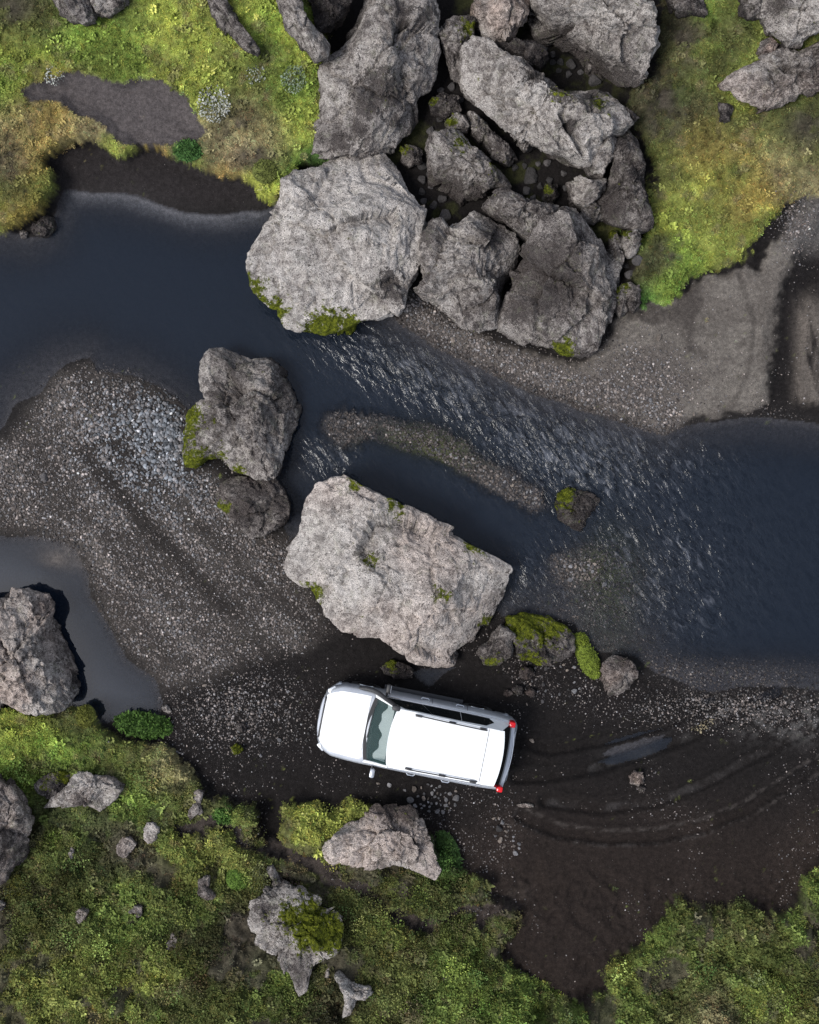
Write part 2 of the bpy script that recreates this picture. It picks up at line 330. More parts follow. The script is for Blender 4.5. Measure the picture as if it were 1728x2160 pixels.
# ---- albedo of the ground
def splat(blobs, base, bw=.02):
    num = np.zeros(PX.shape+(3,))+np.array(base)*bw; den = np.full(PX.shape, bw)
    for (bx, by, r, c) in blobs:
        g = np.exp(-(((F['QX']-bx)**2+(F['QY']-by)**2)/(r*r))); num += g[..., None]*np.array(c); den += g
    return num/den[..., None]
YG, BG, OL, TN, OR, DH, GG, LM = (.20, .235, .028), (.13, .20, .022), (.095, .115, .022), (.22, .185, .085), (.235, .165, .030), (.050, .050, .022), (.055, .14, .022), (.30, .34, .03)
vegc = splat([(40,80,60,YG),(150,70,60,BG),(25,180,50,BG),(250,80,60,BG),(330,60,50,YG),(360,70,28,LM),(420,90,60,YG),(230,110,40,OL),(420,140,60,YG),(500,150,50,OL),(560,60,50,BG),(600,70,20,LM),
  (560,200,60,OL),(620,180,50,BG),(640,260,40,YG),(520,250,45,TN),(470,330,50,TN),(560,310,45,TN),(520,340,35,(.10,.07,.06)),(395,320,24,GG),(480,370,30,OR),(530,385,22,LM),(580,415,25,LM),(340,330,22,OR),(420,355,22,YG),(600,350,40,BG),(670,350,30,GG),
  (100,240,70,OR),(30,290,60,TN),(180,270,50,TN),(60,330,50,OR),(20,340,40,(.10,.085,.07)),(50,400,50,OL),(60,440,35,OR),(110,380,35,OL),(240,310,25,YG),(300,240,30,TN),
  (60,10,60,DH),(20,30,50,DH),(120,40,40,DH),(520,20,50,YG),(640,130,30,YG),
  (1430,60,50,DH),(1490,40,25,BG),(1500,120,50,OL),(1400,200,60,DH),(1430,205,18,BG),(1560,60,40,OL),(1480,170,50,OL),(1400,290,50,DH),(1385,120,70,DH),(1400,370,30,DH),(1450,260,30,DH),(1480,210,30,(.05,.045,.03)),(1560,260,25,DH),(1700,260,40,DH),(1530,260,50,OL),(1560,210,30,YG),(1640,260,50,OL),(1500,320,60,OR),(1560,350,70,(.20,.18,.035)),(1400,330,50,OL),
  (1650,340,60,TN),(1700,300,60,OL),(1550,365,22,GG),(1480,400,60,YG),(1600,420,50,OR),(1400,430,40,YG),(1500,500,40,YG),(1590,500,30,YG),(1620,460,30,BG),(1590,505,16,LM),(1450,540,30,BG),(1400,600,30,BG),(1360,640,25,GG),(1340,520,25,BG),(1370,560,40,DH),(1720,380,30,TN),
  (40,1540,60,YG),(20,1600,60,BG),(160,1510,30,OL),(185,1500,18,YG),(120,1600,50,BG),(300,1600,50,OL),(360,1620,50,TN),(300,1700,60,BG),(400,1690,40,OL),(170,1760,60,BG),(500,1700,40,OL),(480,1715,22,BG),(640,1700,40,LM),(700,1710,40,YG),(680,1740,30,LM),
  (60,1850,80,OL),(200,1800,60,DH),(260,1790,50,(.06,.045,.035)),(250,1900,60,BG),(400,1800,60,YG),(350,1850,40,OL),(140,1930,70,OL),(50,1950,60,OL),(100,2060,70,YG),(280,2000,60,BG),(230,2080,60,YG),(330,2060,40,LM),(310,2110,30,BG),(430,2050,60,OL),(480,1990,50,DH),(420,1920,30,BG),
  (420,1960,40,DH),(560,2080,50,BG),(500,2120,50,OL),(630,2120,40,OL),(690,2110,40,DH),(790,1860,50,OL),(930,1880,50,OL),(950,1800,40,GG),(1040,1870,30,OL),(820,1960,30,YG),(830,1920,20,LM),(780,1950,40,OL),(900,1990,50,OL),(860,2060,60,OL),(960,2060,60,BG),(1060,1960,60,OL),(1120,2020,40,OL),(1120,2060,60,BG),
  (1000,2130,60,BG),(1180,2120,50,BG),(1300,2030,50,YG),(1450,1920,50,OL),(1400,2000,70,BG),(1500,2000,70,OL),(1600,1980,60,OL),(1700,1900,60,BG),(1600,2080,70,BG),(1400,2100,70,OL),(1590,2100,24,LM),(1700,2080,60,OL),(1290,2120,60,BG),(1650,2140,50,YG),(1500,2140,50,TN)], (.11, .13, .025))
n1 = fbm(X, Y, s=1.7, o=5, seed=81, g=.6); n2 = fbm(X, Y, s=7, o=4, seed=91, g=.65)
vegc = vegc*(1+.55*n1+.50*n2)[..., None]
vegc = vegc+(np.array([.14, .11, .06])-vegc)*(.55*ss(.12, .5, fbm(X, Y, s=3.1, o=5, seed=95, g=.6)))[..., None]
soilc = np.zeros(PX.shape+(3,))+np.array((.0115, .0098, .0100))
def blend(c, k):
    global soilc
    soilc = soilc+(np.array(c)-soilc)*np.clip(k, 0, 1)[..., None]
big = fbm(X, Y, s=.8, o=5, seed=101)
blend((.022, .0155, .0135), ss(1600, 1850, PY)*ss(900, 1100, PX)*.8)
blend((.030, .021, .018), ss(-.1, .5, big)*ss(1650, 1800, PY)*.5)
blend((.075, .064, .066), ss(-10, 14, sdf(ULsand, F['QX'], F['QY'])))
blend((.020, .017, .018), ss(300, 330, PY)*ss(60, 110, PX)*ss(620, 560, PX)*ss(460, 400, PY))
grav_bar = [(110,800),(190,770),(290,795),(395,870),(400,990),(450,1000),(520,1120),(620,1130),(650,1240),(700,1330),(640,1370),(520,1390),(430,1440),(350,1450),(270,1380),(200,1290),(180,1180),(60,1125),(-200,1110),(-200,1000),(0,940),(60,880)]
n1 = fbm(X, Y, s=1.7, o=5, seed=81, g=.6)
gb = sdf(grav_bar, PX+F['wx']*14, PY)
gravel = ss(-25, 25, gb)
stripe = fbm(X*.7+Y*.72, Y*.25-X*.25, s=1.5, o=4, seed=105)
gravel = gravel*(.62+.38*ss(-.35, .25, stripe))*(1-.55*ss(30, 4, np.minimum(pline([(180,960),(330,1130),(480,1280),(600,1400)], PX, PY), pline([(240,930),(400,1090),(560,1240),(660,1330)], PX, PY))+10*n1))
blend((.062, .053, .049), gravel*.9)
blend((.085, .076, .069), gravel*ss(.0, .5, stripe)*.6)
ebar = pline([(870,660),(960,730),(1080,780),(1200,830),(1320,870),(1400,890)], PX, PY)
eg = ss(60, 20, ebar)+.8*np.exp(-(((PX-1350)/130)**2+((PY-800)/80)**2))
blend((.108, .093, .084), es*(.9+.3*big))
blend((.150, .132, .118), es*ss(-.05, .3, fbm(X*.55+Y*.2, Y*1.6, s=1.6, o=5, seed=106))*.6); blend((.040, .033, .031), es*ss(.12, .4, fbm(X, Y, s=1.1, o=5, seed=107))*.7)
blend((.045, .038, .035), es*ss(9, 2, np.abs(pline([(1560,580),(1590,680),(1580,780),(1540,870)], PX, PY)-4*n2))*.5); gravel = np.maximum(gravel, np.clip(eg, 0, 1)*ss(8, -6, F['w']))
blend((.075, .064, .060), np.clip(eg, 0, 1)*.6*(F['w'] < 0))
blend((.011, .0095, .010), ss(38, 16, F['et']+16*n2+10*n1)*.93*ss(905, 840, PY+14*n2))
blend((.105, .088, .078), np.exp(-((PX-1722)/46)**4)*ss(600, 670, PY+30*n1)*ss(866, 836, PY+12*n2)*ss(-.75, .15, fbm(X*4+Y*.5, Y*.5, s=2, o=4, seed=111)))
pass
blend((.10, .092, .09), ss(1640, 1690, PX+(PY-480)*.4)*ss(380, 430, PY)*ss(560, 500, PY)*.8)
blend((.060, .047, .042), ss(40, 10, F['pd'])*.8*ss(-.5, .2, n2)*ss(1150, 1050, PX))
blend((.05, .042, .040), ss(1, 0, np.abs(pline(rut_b, PX, PY)-16)/7)*ss(-.2, .3, n2)*.8)
blend((.060, .058, .060), ss(14, 4, pline(rut_a[2:5], PX, PY))*.5*ss(-.3, .3, n1))
blend((.050, .046, .048), ss(12, 4, pline(rut_d, PX, PY))*.45*ss(-.3, .3, n1))
blend((.11, .105, .105), np.exp(-(((PX-1700)/130)**2+((PY-1520)/40)**2))*ss(-.1, .4, n2)*.7)
for b in bars: gravel = np.maximum(gravel, ss(-12, 6, sdf(b, PX, PY)))
gravel = np.maximum(gravel, .30*(1-m)*dry*ss(-.2, .5, big)*ss(500, 900, PY)*(1-.6*ss(1000, 1150, PX)*ss(1500, 1580, PY))); gravel = np.maximum(gravel, .85*np.exp(-(((PX-1560)/220)**2+((PY-1490)/45)**2)))
gravel = np.maximum(gravel, np.clip(F['rif'], 0, 1)*.75*(F['w'] > 0)*(PX > 560)); gravel = np.maximum(gravel, .8*np.exp(-(((PX-1680)/40)**2+((PY-470)/70)**2))); gravel = np.maximum(gravel, .7*np.exp(-(((PX-500)/160)**2+((PY-1500)/90)**2)))
bed = np.zeros_like(soilc)+np.array((.035, .034, .040))
bed += (np.array((.045, .052, .016))-bed)*(np.clip(np.exp(-(((PX-900)/120)**2+((PY-950)/60)**2))+np.exp(-(((PX-1290)/60)**2+((PY-1200)/130)**2)), 0, 1)*.85)[..., None]
bed += (np.array((.10, .10, .115))-bed)*(ss(0, 8, F['w'])*ss(50, 8, F['w'])*ss(130, 170, PX)*ss(600, 540, PX)*(PY < 520))[..., None]
bed += (np.array((.12, .10, .09))-bed)*(np.clip(np.exp(-(((PX-120)/60)**2+((PY-1180)/40)**2)), 0, 1)*.8)[..., None]
A = np.where((F['w'] > 0)[..., None], bed, soilc)
mm = ss(.30, .70, m+.60*n2+.25*n1-.06)
bare = ss(.02, .28, fbm(X, Y, s=1.25, o=5, seed=121, g=.6)+.12*n2)*(.42+.58*rough_s)*m
bare = np.maximum(bare, .9*np.exp(-(((PX-260)/90)**2+((PY-1790)/40)**2))*ss(-.3, .2, n1))
for bx, by, rx, ry in ((1395,215,60,150), (1440,90,60,70), (1410,540,45,35), (1700,270,70,60), (500,270,50,45), (535,325,40,30), (30,20,60,50), (25,340,30,40), (1380,400,25,40), (1000,1880,60,40)):
    bare = np.maximum(bare, np.exp(-((PX-bx)/rx)**2-((PY-by)/ry)**2)*ss(-.35, .15, fbm(X, Y, s=2.4, o=5, seed=222, g=.6))*m)
veg = mm*(1-.9*bare)
A = A+(np.array([.050, .041, .033])*(1+.6*n2)[..., None]-A)*(m*bare*.8)[..., None]
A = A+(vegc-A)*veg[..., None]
clm = ss(0, 40, sdf(cluster, PX, PY))
A = A*(1-.0*clm)[..., None]
cm = clm*ss(.0, .35, n1)*.6; A = A+(np.array((.040, .044, .012))-A)*cm[..., None]
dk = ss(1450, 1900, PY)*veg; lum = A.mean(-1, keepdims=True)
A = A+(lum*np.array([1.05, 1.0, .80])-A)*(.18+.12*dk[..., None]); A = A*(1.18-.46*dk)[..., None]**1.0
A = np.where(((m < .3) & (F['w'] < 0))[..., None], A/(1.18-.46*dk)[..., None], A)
A = np.clip(A, .005, .6)
wet = np.clip(ss(30, -10, -F['w']*1.0), 0, 1)*.0+ss(40, 0, -F['w'])*.9
nx, ny = len(gx), len(gy)
idx = np.arange(nx*ny).reshape(ny, nx)
Fq = np.stack([idx[:-1, :-1], idx[:-1, 1:], idx[1:, 1:], idx[1:, :-1]], -1).reshape(-1, 4)
gme = mesh_np('ground', np.stack([X, Y, Z], -1).reshape(-1, 3), Fq)
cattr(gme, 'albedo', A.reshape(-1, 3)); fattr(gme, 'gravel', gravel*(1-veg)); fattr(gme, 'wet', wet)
gme.materials.append(M_ground)
ground = bpy.data.objects.new('ground', gme); col.objects.link(ground); ground['kind'] = 'structure'
ground['label'] = 'dark volcanic sand and soil with mossy banks and gravel bars'

def gidx(x, y):
    i = np.clip(np.searchsorted(gx, x), 1, nx-1); j = np.clip(np.searchsorted(gy, y), 1, ny-1); return j, i
def gsample(arr, x, y):
    x = np.asarray(x, float); y = np.asarray(y, float); j, i = gidx(x, y)
    tx = np.clip((x-gx[i-1])/(gx[i]-gx[i-1]), 0, 1); ty = np.clip((y-gy[j-1])/(gy[j]-gy[j-1]), 0, 1)
    if arr.ndim == 3: tx = tx[..., None]; ty = ty[..., None]
    return (arr[j-1, i-1]*(1-tx)+arr[j-1, i]*tx)*(1-ty)+(arr[j, i-1]*(1-tx)+arr[j, i]*tx)*ty
def gz_px(px, py):
    z = 0.0
    for _ in range(3): x, y = P(px, py, z); z = float(gsample(gz, x, y))
    return z
def at(px, py, dz=0.0):
    z = gz_px(px, py); x, y = P(px, py, z+dz); return x, y, z

# ---- water sheets: displaced surface where the bed lies below the level
rapid = np.clip(np.exp(-(((PX-950)/230)**2+((PY-800-(PX-950)*.28)/75)**2))*1.15 + np.exp(-(((PX-1230)/240)**2+((PY-960)/85)**2)) + .75*np.exp(-(((PX-1330)/190)**2+((PY-1230)/170)**2))
  + .6*np.exp(-(((PX-700)/60)**2+((PY-960)/50)**2)) + .16*np.exp(-(((PX-1600)/260)**2+((PY-1150)/220)**2))+.5*np.exp(-(((PX-1100)/60)**2+((PY-1240)/70)**2)), 0, 1)
def water(name, mask, mtl, label, flow=True):
    face = mask[:-1, :-1] | mask[1:, 1:] | mask[:-1, 1:] | mask[1:, :-1]
    q = Fq[face.ravel()]; used, inv = np.unique(q, return_inverse=True); q = inv.reshape(-1, 4)
    x, y = X.ravel()[used], Y.ravel()[used]; rp = rapid.ravel()[used] if flow else np.zeros(len(used))
    u = x*.82-y*.57; v = x*.57+y*.82
    h = rp*(.045*fbm(u*2.0, v*3.6, s=1, o=3, seed=131, ridge=True, g=.42)+.012*fbm(u*5, v*9, s=1, o=2, seed=137))
    zz = .0+h; depth = np.clip(zz-gz.ravel()[used], 0, 5)
    me = mesh_np(name, np.stack([x, y, zz], -1), q)
    fattr(me, 'murk', np.clip(1-np.exp(-depth*(4.2 if flow else 9.0)), .0, 1)*.93+.07); fattr(me, 'rapid', rp)
    me.materials.append(mtl); o = bpy.data.objects.new(name, me); col.objects.link(o); o['kind'] = 'structure'; o['label'] = label; return o
under = Z < .03
pr = sdf(pool, PX, PY) > -45; pu = sdf(puddle, PX, PY) > -10; sl = sdf(slick, PX, PY) > -14; rv = sdf(river, PX, PY) > -40
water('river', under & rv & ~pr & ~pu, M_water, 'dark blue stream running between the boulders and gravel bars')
water('pool', under & pr, M_pool, 'still grey pool beside the boulder at the left edge', False)
water('puddle', under & pu, M_pool, 'small bright puddle between the big boulder and the car', False)
water('puddle', under & sl, M_pool, 'thin shiny slick of water in the tyre ruts right of the car', False)

# ------------------------------------------------------------------ rocks
def ico(sub):
    bm = bmesh.new(); bmesh.ops.create_icosphere(bm, subdivisions=sub, radius=1)
    V = np.array([v.co[:] for v in bm.verts]); Fc = np.array([[v.index for v in f.verts] for f in bm.faces]); bm.free(); return V, Fc
ICO = {s: ico(s) for s in (3, 4, 5, 6, 7)}
def outline_r(poly, c, th):
    r = np.zeros_like(th); dx, dy = np.cos(th), np.sin(th); n = len(poly)
    for i in range(n):
        (x0, y0), (x1, y1) = poly[i], poly[(i+1) % n]
        x0 -= c[0]; x1 -= c[0]; y0 -= c[1]; y1 -= c[1]
        ex, ey = x1-x0, y1-y0; den = dx*ey-dy*ex; den = np.where(np.abs(den) < 1e-9, 1e-9, den)
        t = (x0*ey-y0*ex)/den; u = (x0*dy-y0*dx)/den
        r = np.where((t > 0) & (u >= -1e-6) & (u <= 1+1e-6), np.maximum(r, t), r)
    return r
def centroid(p):
    a = cx = cy = 0
    for (x0, y0), (x1, y1) in zip(p, p[1:]+p[:1]):
        k = x0*y1-x1*y0; a += k; cx += (x0+x1)*k; cy += (y0+y1)*k
    return cx/3/a, cy/3/a
def rock(name, label, pts, h, seed, tone=.5, sub=5, cat='boulder', zb=None, n=2.8, planes=(), moss=(), dark=(), pink=0.0, bumps=(), cracks=(), rough=1.0, facet=1.0, center=None, group=None, nrand=7):
    rs = np.random.RandomState(seed*7+3)
    V, Fc = ICO[sub]; V = V.copy()
    c0 = centroid(list(pts)) if center is None else center
    if zb is None: zb = gz_px(*c0)
    ze = zb+.38*h
    poly = [P(x, y, ze) for x, y in pts]; c = P(c0[0], c0[1], ze)
    size = math.sqrt(abs(sum(a[0]*b[1]-b[0]*a[1] for a, b in zip(poly, poly[1:]+poly[:1])))/2)
    rho = np.hypot(V[:, 0], V[:, 1]); s = (rho**n+np.abs(V[:, 2])**n)**(-1/n); U = V*s[:, None]
    pl = [(R(a), R(t), d) for a, t, d in planes]
    for _ in range(nrand): pl.append((rs.uniform(0, 6.28), R(rs.uniform(12, 62)), rs.uniform(.62, .95)))
    for a, t, d in pl:                            # a: compass angle the facet faces (0 right, 90 up in the photo), t: tilt from level
        nn = np.array([math.cos(a)*math.sin(t), math.sin(a)*math.sin(t), math.cos(t)]); q = U@nn-d; U = U-np.clip(q, 0, None)[:, None]*nn*.96
    rho = np.hypot(U[:, 0], U[:, 1]); th = np.arctan2(U[:, 1], U[:, 0])
    tt = np.linspace(-math.pi, math.pi, 721); rr = outline_r(poly, c, tt); ker = np.exp(-(np.arange(-90, 91)/40)**2); ker /= ker.sum()
    rsm = np.convolve(np.concatenate([rr[:-1][-90:], rr[:-1], rr[:91]]), ker, 'valid')[:721]
    r_ = np.interp(th, tt, rsm)+(np.interp(th, tt, rr)-np.interp(th, tt, rsm))*np.clip(rho, 0, 1)**2.5
    low = U[:, 2] < 0
    inset = 1-.20*np.clip(-U[:, 2], 0, 1)**1.2
    x = c[0]+U[:, 0]*r_*inset; y = c[1]+U[:, 1]*r_*inset
    z = np.where(low, ze+U[:, 2]*(.38*h+.35), ze+U[:, 2]*.62*h)
    kk = S*H/(H-z)
    px, py = CX+x*kk, CY-y*kk
    up = ss(-.1, .35, U[:, 2])
    for bx, by, br, bd in bumps: z = z+up*bd*np.exp(-((px-bx)**2+(py-by)**2)/(br*br))
    N = V/np.linalg.norm(V, axis=1)[:, None]; N = N*np.array([1, 1, 1.2])
    f0 = 1.3/size**.5
    ox = seed*13.7
    big = fbm(x+ox, y, z, s=1.1*f0, o=3, seed=seed); rid = fbm(x+ox, y, z, s=2.6*f0, o=4, seed=seed+50, ridge=True); fin = fbm(x, y+ox, z, s=9, o=3, seed=seed+90, g=.6)
    ter = vnoise(x*2.1*f0+ox, y*2.1*f0, z*2.1*f0, seed=seed+7); ter = np.floor(ter*4)/4+.25*ss(.55, 1, ter*4-np.floor(ter*4))
    amp = min(1.0, size/2.0)*rough
    d = amp*(.13*big+.10*rid+.08*ter)+min(1, size/.8)*.026*rough*fin
    edge = 1-.45*np.exp(-(U[:, 2]/.25)**2)
    wj = .10*fin
    t1, g1 = facets(x+wj+ox, y+wj*.7+.2*big, z, 1/(.42*size+.12), seed*11+1); t2, g2 = facets(x+ox, y+wj, z+wj, 1/(.15*size+.06), seed*11+9)
    gate = ss(-.2, .35, vnoise(x*1.3*f0, y*1.3*f0+ox, z*1.3*f0, seed=seed+33))
    d = d+facet*(.27*t1+.20*t2)-facet*min(1, size)*(.085*ss(.07, .0, g1)*gate+.035*ss(.08, .0, g2)*(1-gate))
    d = d*edge
    x, y, z = x+N[:, 0]*d, y+N[:, 1]*d, z+N[:, 2]*d
    for line, wd, dp in cracks:
        dist = pline(line, px+rid*4, py+big*5); z = z-up*dp*ss(wd, wd*.15, dist)
    def blobs(bl):
        f = np.zeros(len(x))
        for b in bl:
            bx, by, br = b[:3]; st = b[3] if len(b) > 3 else 1.0
            f = np.maximum(f, st*np.exp(-((px-bx)**2+(py-by)**2)/(br*br)*.7))
        return f
    me = mesh_np(name, np.stack([x-c[0], y-c[1], z-zb], -1), Fc)
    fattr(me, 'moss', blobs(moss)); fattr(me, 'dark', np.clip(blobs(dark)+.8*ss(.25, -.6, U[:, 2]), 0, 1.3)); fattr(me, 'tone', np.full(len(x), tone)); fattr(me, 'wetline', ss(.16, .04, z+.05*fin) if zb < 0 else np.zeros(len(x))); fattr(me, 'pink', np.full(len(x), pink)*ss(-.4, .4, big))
    me.materials.append(M_rock)
    o = bpy.data.objects.new(name, me); o.location = (c[0], c[1], zb); col.objects.link(o)
    o['label'] = label; o['category'] = cat
    if group: o['group'] = group
    return o

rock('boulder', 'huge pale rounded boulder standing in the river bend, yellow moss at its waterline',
  [(600,393),(640,378),(690,345),(745,315),(790,307),(825,345),(850,385),(880,440),(884,500),(890,545),(880,580),(862,610),(855,650),(838,680),(800,686),(770,690),(740,700),(690,706),(640,702),(605,690),(590,660),(555,640),(530,615),(522,580),(518,545),(530,520),(550,480),(580,450),(600,420)],
  1.9, 1, .80, 7, zb=-.1, n=3.4, planes=[(200,14,.80),(70,38,.80),(-20,40,.86)], moss=[(690,702,45,1.2),(740,700,25,1.2),(535,625,30),(580,655,30,.9),(520,600,20,1)], dark=[(820,600,30),(835,620,18),(800,620,20,.7)],
  cracks=[([(758,325),(775,375),(820,405),(850,430),(880,445)],12,.16),([(790,600),(830,590),(860,610)],10,.14)], bumps=[(830,380,40,.12)], nrand=5, facet=.6)
rock('boulder', 'tall grey boulder blotched dark brown, reaching from the top edge to the huge pale one',
  [(700,100),(715,70),(745,30),(770,-30),(850,-50),(905,-25),(918,10),(922,60),(928,110),(905,180),(890,235),(870,275),(835,305),(790,312),(760,325),(715,335),(690,335),(656,328),(660,280),(668,235),(680,190),(690,140)],
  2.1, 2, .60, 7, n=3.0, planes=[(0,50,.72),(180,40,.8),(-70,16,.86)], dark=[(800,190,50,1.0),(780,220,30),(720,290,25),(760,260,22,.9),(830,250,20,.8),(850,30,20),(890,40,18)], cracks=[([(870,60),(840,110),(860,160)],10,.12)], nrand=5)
rock('boulder', 'narrow pale-backed boulder slanting beside the tall brown-blotched one at the top',
  [(575,-40),(592,20),(606,55),(630,85),(662,124),(690,118),(698,98),(672,66),(650,40),(632,5),(622,-40)], 1.2, 3, .52, 6, planes=[(0,45,.6),(200,40,.7)])
rock('boulder', 'dark shaded boulder wedged between two paler ones at the top edge',
  [(636,-40),(655,22),(672,66),(700,58),(722,35),(742,10),(748,-40)], .9, 4, .12, 6)
rock('rock', 'long low grey slab sunk in yellow-green moss near the top edge',
  [(425,-40),(448,30),(475,65),(510,98),(545,122),(555,112),(532,82),(502,45),(478,5),(468,-40)], .45, 5, .46, 5, planes=[(45,35,.5)], cat='rock')
rock('rock', 'weathered grey rock at the top left edge, left one of a touching pair', [(95,-40),(120,18),(150,38),(175,51),(200,42),(197,20),(188,-5),(175,-40)], .6, 6, .45, 5, cat='rock')
rock('rock', 'weathered grey rock at the top left edge, right one of a touching pair', [(186,-40),(192,0),(203,28),(230,33),(262,12),(270,-40)], .55, 7, .45, 5, cat='rock')
rock('boulder', 'small pinkish boulder at the top edge above the long pale slab', [(1000,-40),(1006,30),(1018,68),(1032,97),(1062,92),(1090,70),(1106,42),(1112,10),(1112,-40)], 1.7, 8, .58, 6, pink=1.0)
rock('boulder', 'slim grey boulder standing in the dark gap left of the pink one', [(932,62),(955,45),(985,40),(1000,58),(992,88),(976,110),(975,150),(972,176),(952,162),(940,130),(933,95)], 1.1, 9, .40, 6, moss=[(985,60,20,.8)])
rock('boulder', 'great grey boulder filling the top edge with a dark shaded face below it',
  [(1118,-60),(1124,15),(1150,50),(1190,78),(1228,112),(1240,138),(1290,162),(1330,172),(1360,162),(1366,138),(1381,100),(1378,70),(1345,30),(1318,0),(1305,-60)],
  2.6, 10, .62, 7, planes=[(-110,62,.42),(-120,50,.62),(60,25,.9)], dark=[(1250,140,35,.9),(1310,160,35,.9),(1180,75,20,.8)], n=3.2, nrand=4)  # dark patches paint shadow into the lower face
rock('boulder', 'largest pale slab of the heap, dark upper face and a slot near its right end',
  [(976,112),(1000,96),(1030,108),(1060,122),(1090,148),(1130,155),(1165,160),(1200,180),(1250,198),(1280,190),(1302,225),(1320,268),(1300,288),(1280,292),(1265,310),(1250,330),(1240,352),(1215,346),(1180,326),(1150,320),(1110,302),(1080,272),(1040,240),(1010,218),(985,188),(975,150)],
  2.3, 11, .68, 7, n=3.0, planes=[(60,52,.50),(235,24,.62),(-150,40,.75),(20,45,.78)], dark=[(1190,190,32,1.0),(1120,160,25,.8),(1250,205,25,1.0),(1205,262,12,1.1)], cracks=[([(1188,240),(1200,262),(1218,290),(1235,320)],11,.30)], moss=[(1180,195,22,.6),(1270,215,20,.6)], nrand=3)  # dark patches paint the unlit side of the ridge into the colour
rock('rock', 'dark jagged rock on the upper side of the largest pale slab', [(1030,103),(1060,110),(1100,98),(1138,104),(1152,130),(1132,150),(1092,150),(1055,132)], 1.5, 12, .16, 5, cat='rock', rough=1.6)
rock('rock', 'knobbly light rock jammed under the right corner of the largest slab', [(1228,345),(1250,305),(1275,293),(1292,310),(1295,335),(1282,345),(1270,375),(1246,370)], 1.5, 13, .55, 5, cat='rock', rough=1.6)
rock('rock', 'flat-topped triangular light rock in the hollow below the largest slab', [(1193,385),(1225,380),(1282,377),(1276,400),(1262,420),(1240,442),(1215,432),(1200,410)], 1.2, 14, .58, 5, cat='rock')
rock('rock', 'small grey rock just under the triangular light one', [(1226,446),(1250,430),(1266,440),(1278,460),(1255,473),(1228,468)], .8, 15, .45, 5, cat='rock')
rock('boulder', 'dark upright boulder on the right flank of the heap, speckled pale, next to yellow moss',
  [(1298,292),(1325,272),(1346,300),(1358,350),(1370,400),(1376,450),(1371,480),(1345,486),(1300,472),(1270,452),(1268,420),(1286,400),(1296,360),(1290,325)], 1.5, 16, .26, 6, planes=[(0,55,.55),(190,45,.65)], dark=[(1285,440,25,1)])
rock('rock', 'small dark rock at the right tip of the largest slab', [(1298,222),(1325,240),(1338,262),(1322,274),(1304,262)], 1.3, 17, .25, 4, cat='rock')
rock('boulder', 'wedge-shaped grey boulder with a pointed right end in the middle of the dark hollow',
  [(900,312),(906,295),(945,285),(970,277),(986,285),(1000,305),(1030,330),(1055,342),(1075,370),(1083,392),(1078,402),(1050,394),(1030,400),(1005,415),(985,430),(970,447),(955,425),(930,400),(915,375),(905,340)],
  1.5, 18, .50, 6, planes=[(-110,56,.42),(60,45,.70)], dark=[(960,400,28,.8),(1000,400,20,.8)], moss=[(975,300,22,.6),(1040,360,20,.5)])
rock('rock', 'small mossy brown rock above the wedge-shaped boulder', [(938,266),(955,247),(982,243),(995,262),(985,280),(955,282)], .9, 19, .38, 5, cat='rock', moss=[(955,255,15,.8)])
rock('rock', 'small grey rock between the wedge-shaped boulder and the largest slab', [(985,240),(1008,238),(1030,262),(1035,290),(1012,300),(995,280)], .9, 20, .42, 5, cat='rock')
rock('rock', 'long dark grey rock lying along the lower edge of the largest slab', [(1015,290),(1035,272),(1060,300),(1090,318),(1096,332),(1070,350),(1040,332)], .9, 21, .36, 5, cat='rock')
rock('boulder', 'angular grey boulder with a peaked top edge, right neighbour of the huge pale one',
  [(893,508),(930,490),(960,470),(985,450),(1000,443),(1030,455),(1065,475),(1085,495),(1097,525),(1085,560),(1075,590),(1058,620),(1063,640),(1055,680),(1035,690),(1000,690),(970,680),(945,655),(925,640),(890,630),(880,612),(890,590),(895,550)],
  1.7, 22, .54, 7, n=3.0, planes=[(0,38,.66),(-80,40,.72),(120,30,.78)], dark=[(1040,500,30,.7),(1050,600,30,.7),(915,505,22,.8),(1030,640,22,.7)], nrand=5)
rock('boulder', 'grey block resting across the top of the brown-topped boulder', [(1018,434),(1040,408),(1060,401),(1095,410),(1130,436),(1180,440),(1180,470),(1142,482),(1120,508),(1102,497),(1080,475),(1050,460)], 1.8, 23, .44, 6, planes=[(90,35,.7)])
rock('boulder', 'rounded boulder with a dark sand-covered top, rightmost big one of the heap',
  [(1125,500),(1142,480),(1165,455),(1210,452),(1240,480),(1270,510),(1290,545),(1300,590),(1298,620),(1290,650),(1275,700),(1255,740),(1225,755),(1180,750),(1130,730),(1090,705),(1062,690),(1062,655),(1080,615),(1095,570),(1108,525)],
  1.7, 24, .47, 7, n=3.0, planes=[(-60,25,.76),(200,30,.80)], dark=[(1150,590,55,1.2),(1130,560,40,1.1),(1190,600,38,1.1),(1100,650,30,.9),(1180,500,20,.6)], moss=[(1185,750,26,1.1)], nrand=5)
